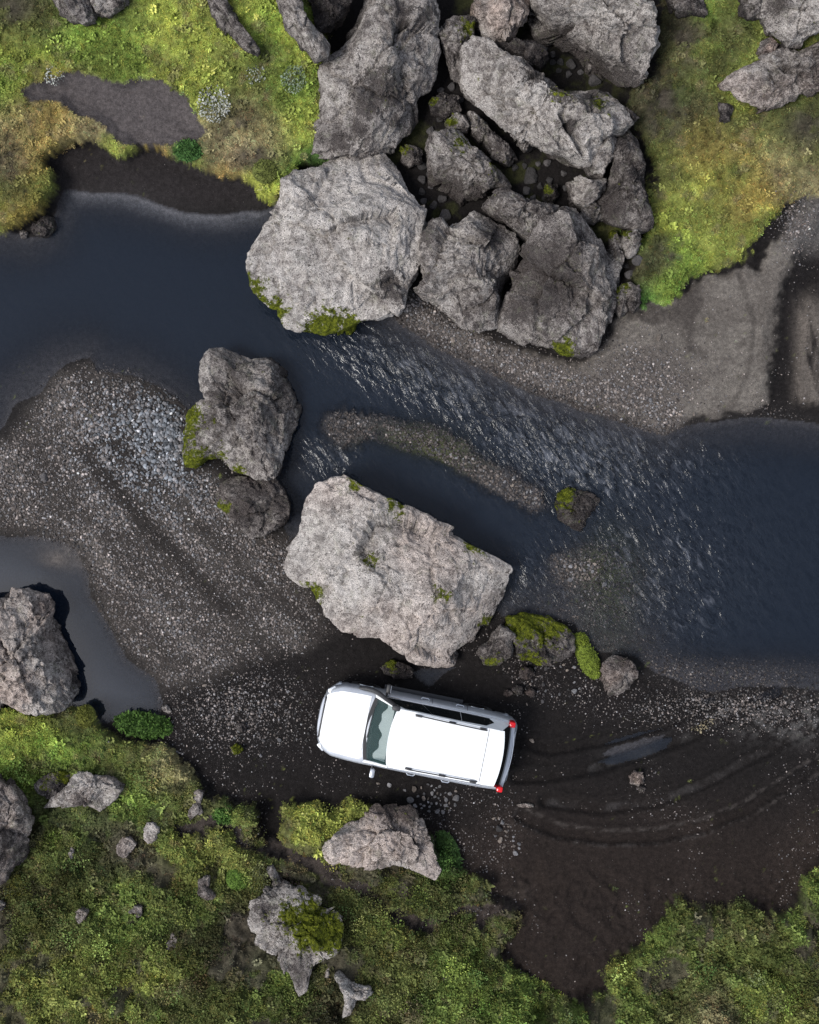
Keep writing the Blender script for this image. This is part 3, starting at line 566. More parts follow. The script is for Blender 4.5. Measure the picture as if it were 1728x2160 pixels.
for i, (lb, pts, hh, tn) in enumerate([
  ('slim mossy upright stone touching the upper right side of the brown-topped boulder', [(1284,492),(1300,486),(1310,512),(1312,560),(1301,572),(1290,545)], .7, .36),
  ('finger-shaped grey stone beside bright moss right of the brown-topped boulder', [(1316,484),(1338,484),(1348,515),(1345,540),(1326,546),(1314,520)], .7, .42),
  ('narrow grey stone leaning on the lower right side of the brown-topped boulder', [(1296,612),(1308,600),(1322,625),(1326,655),(1308,668),(1297,645)], .55, .40),
  ('small dark stone with green moss at the edge of the sand flat', [(1312,602),(1330,594),(1345,606),(1353,640),(1338,660),(1326,650),(1318,625)], .55, .36),
  ('little dark block under the junction of the two tallest top boulders', [(845,312),(875,305),(892,318),(888,348),(862,353),(846,340)], .5, .28),
  ('brown mossy rock deep in the gap beside the tall blotched boulder', [(905,210),(935,192),(965,205),(972,235),(940,250),(910,240)], .6, .18),
  ('small dark rock lying in the black hollow left of the triangular light one', [(1150,392),(1172,388),(1182,410),(1165,428),(1148,418)], .5, .18)]):
    rock('rock', lb, pts, hh, 30+i, tn, 5, cat='rock', moss=[(pts[0][0], pts[0][1], 18, .8)])
rock('boulder', 'pale grey-green boulder in the top right corner', [(1603,-30),(1604,28),(1622,60),(1650,75),(1665,93),(1690,85),(1728,62),(1765,20),(1740,-20),(1680,-50)], 1.1, 40, .62, 6, dark=[(1640,10,22)])
rock('rock', 'dark mottled rock touching the left side of the pale top right corner boulder', [(1555,-30),(1566,20),(1582,37),(1604,30),(1610,-30)], .8, 41, .3, 5, cat='rock')
rock('boulder', 'broad crumbly brownish outcrop at the right edge below the corner boulder',
  [(1533,172),(1558,150),(1590,136),(1620,112),(1650,106),(1690,96),(1740,70),(1800,90),(1800,170),(1728,190),(1690,198),(1655,218),(1612,230),(1580,222),(1545,205)], .8, 42, .50, 7, rough=1.6, pink=.4, n=2.3, nrand=9)
rock('rock', 'small reddish rock between the corner boulder and the crumbly outcrop', [(1598,112),(1606,88),(1624,82),(1636,100),(1622,116)], .5, 43, .42, 4, cat='rock', pink=1)
rock('rock', 'black stone beside the small reddish rock', [(1640,96),(1655,90),(1668,100),(1658,112),(1642,108)], .4, 44, .05, 4, cat='rock')
rock('rock', 'dark rough rock at the top edge right of the great grey boulder', [(1392,-30),(1418,12),(1448,30),(1486,33),(1478,0),(1468,-30)], .6, 45, .28, 5, cat='rock', rough=1.4)
rock('rock', 'dark low rock half buried in brown grass right of the heap', [(1515,218),(1535,212),(1546,232),(1540,258),(1520,255)], .25, 46, .15, 4, cat='rock')
rock('rock', 'small pale cube-like stone in the shadow under the great grey boulder', [(1238,136),(1250,131),(1256,148),(1242,154)], .35, 47, .5, 4, cat='rock')
rock('boulder', 'blocky grey boulder in the stream at the left gravel bar, green moss on its foot',
  [(433,775),(450,755),(475,742),(510,750),(550,762),(590,790),(615,815),(622,850),(610,900),(595,950),(580,985),(565,1003),(530,1002),(500,998),(475,985),(465,970),(440,965),(415,985),(390,985),(388,960),(392,920),(400,880),(415,850),(435,840),(438,810)],
  1.45, 50, .50, 7, zb=-.05, n=3.0, planes=[(0,52,.68),(80,48,.72),(200,35,.70)], moss=[(402,880,30,1),(412,975,32,1.15),(455,970,22,.9),(395,930,20,.8),(505,995,14,.9)], dark=[(500,790,32,.7),(580,830,30,.6),(460,830,20,.8)], center=(515,880), nrand=5)
rock('boulder', 'smaller brown boulder tucked directly below the blocky stream boulder', [(450,1040),(465,1015),(490,1005),(540,1002),(575,1008),(605,1030),(617,1060),(615,1095),(590,1115),(560,1130),(530,1138),(505,1115),(480,1090),(455,1075)],
  .85, 51, .34, 6, zb=-.02, pink=.4, dark=[(550,1020,35,.9),(520,1070,25,.8),(590,1060,25,.7)], moss=[(470,1072,14,.9)])
rock('boulder', 'big tan-and-grey boulder in the middle of the scene, directly above the car',
  [(665,1020),(700,1008),(730,1010),(770,1035),(830,1065),(880,1090),(940,1115),(990,1145),(1040,1175),(1070,1195),(1075,1225),(1065,1270),(1050,1310),(1040,1340),(1020,1370),(985,1395),(950,1408),(910,1400),(870,1385),(830,1360),(805,1335),(770,1330),(725,1325),(700,1300),(685,1270),(660,1240),(620,1215),(610,1190),(615,1160),(635,1120),(645,1075),(655,1040)],
  1.9, 52, .78, 7, zb=-.05, n=3.6, planes=[(60,30,.76),(240,26,.72),(0,45,.84)], pink=.4, moss=[(780,1180,18,.75),(925,1250,14,.8),(1030,1310,12,.8),(670,1250,22,1),(760,1025,20,.9),(840,1068,22,.9),(1000,1150,22,.8)], dark=[(780,1180,24,.5),(925,1248,18,.5)], nrand=4, rough=.8, facet=.6)
rock('boulder', 'brown boulder cut by the left edge, standing in the still pool', [(-90,1270),(0,1256),(50,1258),(95,1265),(106,1290),(118,1320),(140,1375),(153,1420),(150,1465),(130,1490),(100,1499),(50,1497),(0,1492),(-90,1480),(-130,1370)],
  2.0, 53, .66, 7, zb=-.1, n=2.9, pink=.6, planes=[(8,66,.74),(90,45,.85)], dark=[(100,1400,30,.4)], center=(20,1380), nrand=4)
rock('rock', 'grey-green rock against the lower right corner of the big tan boulder', [(1005,1378),(1030,1345),(1055,1318),(1070,1325),(1083,1350),(1078,1380),(1050,1403),(1020,1402)], .55, 54, .34, 5, cat='rock', moss=[(1040,1395,20,.6)])
rock('rock', 'wide low rock capped with yellow-green moss right of the big tan boulder', [(1066,1302),(1100,1293),(1150,1300),(1190,1318),(1216,1345),(1212,1375),(1182,1395),(1140,1405),(1100,1392),(1085,1360),(1070,1330)],
  .5, 55, .24, 6, cat='rock', moss=[(1100,1315,40,1.2),(1150,1330,35,.9),(1180,1320,25,.9),(1120,1395,25,.9)])
rock('rock', 'brown rock sprinkled with pale specks on the shore, right of the mossy low one', [(1273,1402),(1295,1381),(1320,1385),(1335,1405),(1341,1430),(1326,1455),(1300,1470),(1282,1466),(1272,1432)], .6, 56, .32, 6, cat='rock', pink=.5, dark=[(1310,1395,15,.8)])
rock('rock', 'dark round rock alone in midstream with a yellow moss patch', [(1178,1042),(1205,1030),(1240,1035),(1260,1055),(1255,1080),(1240,1105),(1226,1126),(1205,1110),(1182,1090),(1173,1065)], .42, 57, .10, 6, cat='rock', zb=-.08, moss=[(1192,1045,17,1.2),(1185,1065,20,.65)])
rock('boulder', 'pale crusted boulder with a brownish upper edge in the moss just below the car', [(688,1790),(700,1765),(740,1748),(768,1722),(790,1697),(820,1690),(862,1705),(892,1738),(910,1780),(926,1830),(916,1856),(895,1846),(860,1830),(800,1818),(745,1824),(702,1808)],
  .85, 58, .72, 7, planes=[(100,48,.60),(-80,35,.72)], pink=.5, dark=[(820,1705,35,.9),(850,1720,28,.9)], nrand=5)
rock('boulder', 'pale-rimmed boulder with a green moss cap, lower of the two in the heath', [(522,1938),(530,1900),(560,1882),(600,1875),(650,1890),(700,1915),(723,1945),(719,1990),(700,2010),(662,2035),(648,2072),(632,2082),(612,2042),(582,2012),(540,2002),(536,1985),(548,1975),(530,1960)],
  .85, 59, .62, 7, moss=[(660,1950,48,1.2),(690,1970,38,1.2),(620,1930,34,.85),(650,1990,30,1.0)], dark=[(560,1920,22,.9),(590,1960,20,.7),(630,2050,25,.6)], center=(625,1960))
rock('rock', 'small pointed pale rock on top of the moss-capped boulder', [(562,1828),(576,1822),(590,1850),(601,1870),(592,1884),(572,1880),(572,1852)], .35, 60, .6, 4, cat='rock')
rock('rock', 'whitish ridged rock sunk in green moss on the left hillside', [(97,1702),(110,1680),(135,1666),(155,1637),(190,1628),(240,1642),(258,1660),(248,1690),(212,1716),(180,1700),(130,1700)], .5, 61, .64, 6, cat='rock', pink=.4, dark=[(170,1690,22,.7)])
rock('rock', 'brown mossy rock touching the upper left of the whitish ridged one', [(72,1655),(95,1635),(130,1625),(152,1640),(138,1664),(108,1680),(82,1676)], .35, 62, .26, 5, cat='rock', moss=[(130,1635,18,.9),(100,1650,18,.5)])
rock('boulder', 'dark grey boulder cut by the left edge low in the photo', [(-90,1650),(-20,1640),(12,1660),(45,1690),(62,1722),(52,1780),(32,1830),(2,1865),(-50,1890),(-110,1780)], 1.3, 63, .42, 6, pink=.3)
for i, (lb, pts, hh, tn) in enumerate([
  ('rounded whitish stone in the moss, right of the whitish ridged rock', [(302,1752),(310,1735),(325,1732),(338,1745),(332,1768),(315,1776),(304,1768)], .28, .66),
  ('flat pinkish stone lower left of the rounded whitish stone', [(246,1785),(258,1765),(278,1768),(290,1780),(278,1795),(262,1806),(248,1800)], .22, .48),
  ('grey pebbly stone left of the bright green moss ball', [(416,1858),(430,1848),(442,1852),(440,1875),(456,1888),(440,1898),(420,1888)], .28, .42),
  ('little pale stone in the heath near the left edge', [(155,1925),(168,1916),(185,1922),(182,1940),(168,1947),(158,1940)], .2, .5),
  ('little lilac-grey stone in the heath, right of the little pale one', [(272,1922),(282,1910),(300,1912),(298,1932),(284,1938)], .2, .42),
  ('small upright stone half covered by heath left of the moss-capped boulder', [(353,1985),(362,1970),(374,1978),(376,2000),(362,2008),(352,2000)], .22, .44),
  ('small grey stone at the left edge under the dark grey boulder', [(-12,1905),(2,1898),(14,1905),(8,1918),(-10,1924)], .25, .5),
  ('white narrow stone at the lower left of the brown bare patch', [(146,1800),(150,1785),(156,1792),(153,1812),(147,1814)], .15, .6),
  ('tan stone on the bare strip above the path', [(405,1675),(418,1665),(430,1672),(424,1690),(428,1712),(412,1720),(398,1735),(400,1710),(412,1692)], .2, .5),
  ('small pale stone above the branching white rock', [(686,2045),(694,2040),(698,2056),(694,2066),(686,2062)], .2, .62)]):
    rock('stone', lb, pts, hh, 70+i, tn, 4, cat='stone', pink=.3)
rock('rock', 'branching white rock at the bottom edge below the moss-capped boulder', [(705,2060),(715,2056),(742,2074),(782,2082),(792,2098),(775,2118),(762,2100),(746,2118),(738,2140),(722,2146),(728,2115),(728,2090)], .45, 85, .66, 5, cat='rock', center=(742,2095))
rock('rock', 'dark wet rock with moss just left of the puddle', [(806,1405),(825,1392),(850,1398),(872,1412),(866,1428),(838,1432),(812,1422)], .28, 86, .10, 5, cat='rock', moss=[(825,1400,16,.9)])
rock('rock', 'black rounded rock at the left edge of the inlet under the mossy bank', [(72,468),(92,452),(110,456),(112,478),(96,497),(74,494)], .35, 87, .05, 5, cat='rock')
rock('stone', 'grey stone at the waterline under the yellow mossy bank', [(42,492),(50,484),(60,490),(56,502),(46,503)], .14, 88, .5, 4, cat='stone')
rock('stone', 'square brownish stone alone on the tyre-marked dark soil', [(1327,1638),(1340,1629),(1358,1634),(1359,1650),(1345,1658),(1330,1652)], .24, 89, .42, 4, cat='stone', pink=.8)
rock('stone', 'little brown stone touching the square one on the dark soil', [(1345,1662),(1352,1659),(1364,1664),(1360,1671),(1348,1670)], .12, 90, .30, 4, cat='stone', pink=.6)
rock('stone', 'narrow pale stone lying flat behind the car on the track', [(1088,1697),(1105,1694),(1126,1697),(1124,1702),(1105,1703),(1092,1702)], .08, 91, .52, 4, cat='stone', pink=.6)
rock('stone', 'tan stone on the left edge of the car track beside the grass tuft', [(343,1492),(352,1488),(362,1500),(358,1506),(346,1500)], .12, 92, .6, 4, cat='stone')
for i, (lb, c_, r_) in enumerate([('larger round brown stone right of the puddle rocks', (1092,1455), 13), ('round brown stone right of its larger twin near the car', (1119,1461), 11), ('small dark round stone left of two round brown ones', (1071,1462), 9),
  ('flat dark stone under the grey-green rock', (1110,1420), 18), ('dark slab buried in the track left of the car', (510,1535), 14), ('dark stone with a mossy top left of the car nose', (500,1582), 15)]):
    pts = [(c_[0]+r_*(1+.15*math.sin(k*2.1+i))*math.cos(k*.9), c_[1]+r_*.85*math.sin(k*.9)) for k in range(7)]
    rock('stone', lb, pts, r_/60, 93+i, .16+.02*i, 4, cat='stone', pink=.8, moss=[(c_[0], c_[1], 14, 1.0)] if i == 5 else ())

# ---- loose stones one can tell apart, in patches
def stone_mesh(k):
    rs = np.random.RandomState(500+k); V, Fc = ICO[3]; V = V.copy()
    for _ in range(11):
        nn = rs.normal(size=3); nn /= np.linalg.norm(nn); q = V@nn-rs.uniform(.50, .82); V -= np.clip(q, 0, None)[:, None]*nn
    V *= np.array([1, rs.uniform(.65, .95), rs.uniform(.5, .75)]); V += .04*rs.normal(size=V.shape)*0
    me = mesh_np('stone_shape', V, Fc)
    return me
def stone_mat(name, c):
    m = mat(name, c, .9); t = NT(m); tc = t.node('ShaderNodeTexCoord').outputs['Object']
    n = t.noise(tc, 2.2, 8, .7); oi = t.node('ShaderNodeObjectInfo').outputs['Random']
    k = t.math('MULTIPLY', t.math('ADD', t.math('MULTIPLY', oi, 1.1), .45), 1.0)
    cc = t.mix(1.0, t.ramp(n, [(.3, tuple(v*.5 for v in c)), (.5, c), (.7, tuple(min(1, v*1.6) for v in c))]), (1, 1, 1), 'MULTIPLY')
    vm = t.node('ShaderNodeVectorMath', operation='SCALE'); t.link(cc, vm.inputs[0]); t.link(k, vm.inputs['Scale']); t.link(vm.outputs[0], t.b.inputs['Base Color'])
    t.link(t.bump(t.noise(tc, 5, 8, .7), .6, .3), t.b.inputs['Normal']); return m
SM = [stone_mat('grey_stone', (.17, .165, .17)), stone_mat('tan_stone', (.20, .165, .14)), stone_mat('dark_stone', (.06, .055, .055))]
SHP = []
for mi in range(3):
    row = []
    for k in range(4):
        me = stone_mesh(k+mi*4); me.materials.append(SM[mi]); row.append(me)
    SHP.append(row)
rnd = random.Random(11); placed = []
def stone_at(px, py, r, label, group, mi=0):
    x, y, z = at(px, py); o = bpy.data.objects.new('stone', rnd.choice(SHP[mi])); col.objects.link(o)
    z = max(z, -.03)
    o.location = (x, y, z+r*.25); o.rotation_euler = (rnd.uniform(-.3, .3), rnd.uniform(-.3, .3), rnd.uniform(0, 6.3)); s = r*rnd.uniform(.9, 1.1); o.scale = (s, s, s*rnd.uniform(.8, 1.1))
    o['label'] = label; o['category'] = 'stone'
    if group: o['group'] = group
def patch(poly, n, r0, r1, label, group, mis=(0,), tries=4000):
    k = 0; xs = [p[0] for p in poly]; ys = [p[1] for p in poly]
    while k < n and tries:
        tries -= 1; px, py = rnd.uniform(min(xs), max(xs)), rnd.uniform(min(ys), max(ys)); r = r0+(r1-r0)*rnd.random()**2
        if float(sdf(poly, np.array([px]), np.array([py]))[0]) < 0 or any((px-a)**2+(py-b)**2 < ((r+c)*S*.95)**2 for a, b, c in placed): continue
        placed.append((px, py, r)); mi = rnd.choice(mis); stone_at(px, py, r, (('grey ', 'tan ', 'dark ')[mi]+label), group, mi); k += 1
for px, py, r, lb, mi in [(874,1664,.11,'largest tan angular stone in the pile against the lower side of the car',1),(962,1684,.10,'round grey stone at the right end of the pile beside the car',0),(866,1688,.10,'grey stone at the lower left of the pile beside the car',0),
  (922,1711,.08,'grey stone at the bottom of the pile beside the car',0),(894,1684,.07,'tan stone in the centre of the pile beside the car',1),
  (1055,1772,.11,'largest pale stone in the small cluster on the brown soil behind the car',1),(1087,1800,.07,'lowest white stone of the small cluster on the brown soil',0),(1052,1748,.11,'dark brown stone at the top of the small cluster on the brown soil',2),
  (303,953,.11,'lone brown stone among the grey pebbles of the left gravel bar',1),(93,1008,.12,'lone reddish brown stone at the far left of the gravel bar',2),(956,717,.08,'yellowish round stone on the right gravel bank',1),(1203,1223,.09,'white round stone in the shallows right of the big tan boulder',0),
  (1274,1232,.085,'pale green-grey stone in the shallows, right of the white round one',0),(1298,1168,.07,'pale stone beside the green algae in the shallows',0),(1390,712,.08,'yellow-brown stone on the sand flat',1),(590,1560,.08,'single white stone on the dark track left of the car',0),
  (822,1655,.07,'pale stone directly under the side mirror of the car',0),(798,1652,.05,'elongated pale stone left of the one under the mirror',1),(1122,1561,.08,'pinkish round stone just behind the rear bumper',1),(1211,1458,.08,'white stone between the mossy low rock and the speckled one',0)]:
    placed.append((px, py, r)); stone_at(px, py, r, lb, None, mi)
patch([(850,1655),(905,1652),(975,1672),(970,1692),(940,1718),(905,1712),(860,1695)], 34, .035, .07, 'angular stone in the pile against the lower side of the car', 'stones piled beside the car', (0, 1, 0))
for gp, n_g in (([(900,230),(940,170),(975,200),(980,245),(935,285),(905,300)], 7), ([(870,330),(905,360),(960,440),(900,490),(885,420)], 9), ([(1085,350),(1150,335),(1200,360),(1195,420),(1240,470),(1160,450),(1100,400)], 12), ([(1140,100),(1230,150),(1280,190),(1180,150)], 7), ([(1300,500),(1360,490),(1370,560),(1320,600)], 6)):
    patch(gp, n_g+2, .09, .26, 'broken stone lodged in the dark gaps of the boulder heap', 'broken stones in the heap', (2,))
patch([(1038,1722),(1062,1722),(1078,1745),(1096,1775),(1094,1802),(1070,1790),(1046,1775),(1040,1750)], 13, .04, .07, 'small stone in the cluster on brown soil behind the car', 'stone cluster on the brown soil', (0, 1))
patch([(200,800),(290,800),(390,870),(385,930),(280,950),(210,900)], 34, .045, .07, 'rounded pebble near the tip of the left gravel bar, up to the blocky boulder', 'large pebbles at the bar tip', (0, 0, 0, 2))
patch([(280,960),(385,940),(385,990),(450,1010),(500,1120),(400,1090),(280,1000)], 30, .045, .07, 'rounded pebble of the bluish patch below the blocky boulder', 'bluish pebbles below the blocky boulder', (0, 0, 0, 2))
patch([(1180,1180),(1255,1184),(1250,1222),(1205,1215)], 26, .04, .065, 'pebble in the patch showing above the shallows', 'pebbles above the shallows', (0, 1))
patch([(890,690),(1100,790),(1290,880),(1400,908),(1480,880),(1350,820),(1200,790),(1050,740)], 36, .035, .06, 'pebble on the bank right of the stream', 'pebbles of the right bank', (1, 1, 0))
patch([(1130,1400),(1200,1385),(1235,1420),(1220,1470),(1120,1500),(1100,1480)], 26, .035, .065, 'pebble between the mossy low rock and the track', 'pebbles below the mossy rock', (0, 1, 2))
patch([(360,1420),(560,1380),(670,1440),(655,1600),(560,1600),(400,1520)], 34, .04, .07, 'pebble strewn on the dark track left of the car', 'pebbles left of the car', (0, 1, 2, 2))
patch([(940,955),(1020,978),(1080,1003),(1155,1060),(1120,1072),(1010,1012)], 34, .035, .06, 'pebble of the narrow bar in midstream', 'pebbles of the midstream bar', (0, 1))

# ------------------------------------------------------------------ car
def bobj(name, bm, m, parent=None, bevel=0, seg=2, smooth=True, label=None):
    if bevel:
        bmesh.ops.bevel(bm, geom=[e for e in bm.edges if len(e.link_faces) == 2 and e.calc_face_angle(0) > R(25)], offset=bevel, segments=seg, profile=.5, affect='EDGES', clamp_overlap=True)
    bmesh.ops.recalc_face_normals(bm, faces=bm.faces)
    me = bpy.data.meshes.new(name); bm.to_mesh(me); bm.free()
    if smooth:
        for p in me.polygons: p.use_smooth = True
        me.set_sharp_from_angle(angle=R(38))
    me.materials.append(m); o = bpy.data.objects.new(name, me); col.objects.link(o)
    if parent: o.parent = parent
    if label: o['label'] = label
    return o
def bm_box(bm, c, s, rot=None):
    r = bmesh.ops.create_cube(bm, size=1); M = Matrix.Translation(c) @ (rot.to_4x4() if rot else Matrix.Identity(4)) @ Matrix.Diagonal((*s, 1)); bmesh.ops.transform(bm, matrix=M, verts=r['verts']); return r['verts']
def bm_cyl(bm, c, r, d, axis='Y', seg=28, r2=None):
    q = bmesh.ops.create_cone(bm, cap_ends=True, segments=seg, radius1=r, radius2=r if r2 is None else r2, depth=d)
    rot = {'Y': Matrix.Rotation(R(90), 4, 'X'), 'X': Matrix.Rotation(R(90), 4, 'Y'), 'Z': Matrix.Identity(4)}[axis]; bmesh.ops.transform(bm, matrix=Matrix.Translation(c)@rot, verts=q['verts'])
def bm_tube(bm, pts, rad, seg=10):
    rings = []; pts = [Vector(p) for p in pts]
    rad = rad if isinstance(rad, (list, tuple)) else [rad]*len(pts)
    for i, p in enumerate(pts):
        d = (pts[min(i+1, len(pts)-1)]-pts[max(i-1, 0)]).normalized(); u = d.cross(Vector((0, 0, 1))); u = u.normalized() if u.length > 1e-3 else Vector((1, 0, 0)); v = d.cross(u)
        rings.append([bm.verts.new(p+(u*math.cos(6.2832*k/seg)+v*math.sin(6.2832*k/seg))*rad[i]) for k in range(seg)])
    for a, b in zip(rings[:-1], rings[1:]):
        for k in range(seg): bm.faces.new((a[k], a[(k+1) % seg], b[(k+1) % seg], b[k]))
    bm.faces.new(rings[0]); bm.faces.new(rings[-1][::-1])
def bm_grid(bm, rows):
    vs = [[bm.verts.new(p) for p in r] for r in rows]
    for a, b in zip(vs[:-1], vs[1:]):
        for k in range(len(a)-1): bm.faces.new((a[k], a[k+1], b[k+1], b[k]))
    return vs
def solid(bm, t):
    bmesh.ops.recalc_face_normals(bm, faces=bm.faces); bmesh.ops.solidify(bm, geom=bm.faces[:], thickness=t)

paint = mat('white_paint', (.80, .81, .82), .30, 0, Coat_Weight=.6, Coat_Roughness=.06)
silver = mat('silver_paint', (.42, .44, .48), .32, .35, Coat_Weight=.5)
blackp = mat('black_plastic', (.018, .018, .020), .55); rubber = mat('tyre_rubber', (.015, .015, .016), .8)
glassd = mat('tinted_glass', (.006, .008, .009), .05); chrome = mat('chrome', (.75, .76, .78), .15, 1.0)
redl = mat('red_lens', (.55, .008, .012), .15); lensw = mat('clear_lens', (.6, .62, .65), .1, .3); ink = mat('dark_ink', (.02, .02, .03), .5)
intr = mat('cabin_fabric', (.035, .038, .040), .85); dash = mat('dashboard_vinyl', (.025, .030, .030), .7); glare = mat('pale_reflection', (.80, .90, .88), .8); plate = mat('plate_white', (.75, .75, .72), .5)
ws = mat('windscreen_glass', (.045, .085, .085), .03, 0, IOR=1.45); ws.node_tree.nodes['Principled BSDF'].inputs['Alpha'].default_value = .28
for m_ in (paint, silver):                        # faint road dust in the paint
    t = NT(m_); tc = t.node('ShaderNodeTexCoord').outputs['Object']; base = m_.node_tree.nodes['Principled BSDF'].inputs['Base Color'].default_value[:3]
    t.link(t.ramp(t.noise(tc, 3, 8, .7), [(.40, tuple(base)), (.75, tuple(v*.84 for v in base))]), t.b.inputs['Base Color'])
car = bpy.data.objects.new('offroad_car', None); col.objects.link(car)
cz = gz_px(880, 1550); cxw, cyw = P(880, 1549, .75)
car.location = (cxw, cyw, cz-.01); car.rotation_euler = (0, 0, R(180-11.3)); car.scale = (.955, .955, .955)
car['label'] = 'white off-road car with roof rails and a dark snorkel, parked on the dark track'; car['category'] = 'car'
L0 = 2.42
def XF(s): return L0-s
ws_ = [0, .04, .12, .25, .42, .8, 1.2, 2.4, 3.6, 4.2, 4.5, 4.68, 4.78, 4.83]; wv = [.60, .66, .75, .83, .90, .925, .93, .93, .93, .92, .90, .86, .78, .70]
zs_ = [0, .06, .16, .35, .8, 1.2, 4.62, 4.75, 4.83]; zv = [.66, .84, .95, 1.02, 1.06, 1.10, 1.12, .80, .66]
W = lambda s: float(np.interp(s, ws_, wv)); ZT = lambda s: float(np.interp(s, zs_, zv))
def sect(s):
    w, z = W(s), ZT(s); arch = 0
    for a in (.95, 3.78): arch = max(arch, 1-((s-a)/.48)**2)
    lo = .30+.36*max(arch, 0)**.5; fl = .022*max(0, arch)
    return [(w*.93, lo-.02), (w*.985+fl, lo+.04), (w+fl, max(.62, lo+.08)), (w+fl*.5, max(.80, lo+.10) if z > .9 else z-.12), (w*.985, z-.10), (w*.955, z-.035), (w*.90, z)]
st = [0, .03, .08, .16, .26, .38]+[.46+.07*k for k in range(15)]+[1.6, 2., 2.4, 2.8, 3.1]+[3.28+.07*k for k in range(15)]+[4.35, 4.5, 4.62, 4.68, 4.74, 4.79, 4.83]
bm = bmesh.new()
for sg in (1, -1):
    rows = []
    for s in st:
        row = [(XF(s), sg*y, z) for y, z in sect(s)]
        rows.append(row)
    bm_grid(bm, rows)
deck = [s for s in st if s <= 1.24]
bm_grid(bm, [[(XF(s), f*W(s)*.90, ZT(s)+.035*(1-f*f)*min(1, s/.3)) for f in np.linspace(-1, 1, 13)] for s in deck])
rear = [s for s in st if s >= 4.62]
bm_grid(bm, [[(XF(s), f*W(s)*.90, ZT(s)) for f in np.linspace(-1, 1, 9)] for s in rear])
for s in (0, 4.83):
    z1 = ZT(s); bm_grid(bm, [[(XF(s), f*W(s)*k, z) for f in np.linspace(-1, 1, 9)] for z, k in ((z1, .9), (z1-.1, .985), (.45, 1.0), (.28, .93))])
bmesh.ops.remove_doubles(bm, verts=bm.verts, dist=.004)
body = bobj('body', bm, silver, car)
bm = bmesh.new()                                  # bonnet, proud of the wings
bm_grid(bm, [[(XF(s), f*(W(s)*.88-.035), ZT(s)+.016+.040*(1-f**2)+.012*(abs(abs(f)-.62) < .1)) for f in np.linspace(-1, 1, 17)] for s in np.linspace(.045, 1.13, 16)])
solid(bm, .02); hood = bobj('hood', bm, paint, car)
bm = bmesh.new(); bm_box(bm, (XF(.03), 0, .78), (.04, 1.0, .16)); gr = bobj('grille', bm, blackp, car, .006)
for k in range(3):
    bm = bmesh.new(); bm_box(bm, (XF(.004), 0, .73+.045*k), (.02, .96, .015)); bobj('grille_bar', bm, chrome, gr)
for sg in (1, -1):
    bm = bmesh.new(); bm_box(bm, (XF(.16), sg*.70, .82), (.22, .16, .16), Matrix.Rotation(-sg*R(38), 3, 'Z')); bobj('headlight', bm, lensw, car, .03)
bm = bmesh.new()
bm_grid(bm, [[(XF(-.06+o_+.34*abs(f)**3.2), f*.88, z) for f in np.linspace(-1, 1, 15)] for o_, z in ((.03, .36), (-.01, .42), (-.02, .52), (.0, .60), (.06, .63))]); solid(bm, .04)
bobj('front_bumper', bm, silver, car)
bm = bmesh.new()                                  # cowl under the windscreen
bm_grid(bm, [[(XF(s-.10*(1-f*f)), f*w_, z) for f in np.linspace(-1, 1, 13)] for s, w_, z in ((1.22, .76, 1.135), (1.36, .77, 1.125))]); solid(bm, .02)
cowl = bobj('cowl', bm, blackp, car)
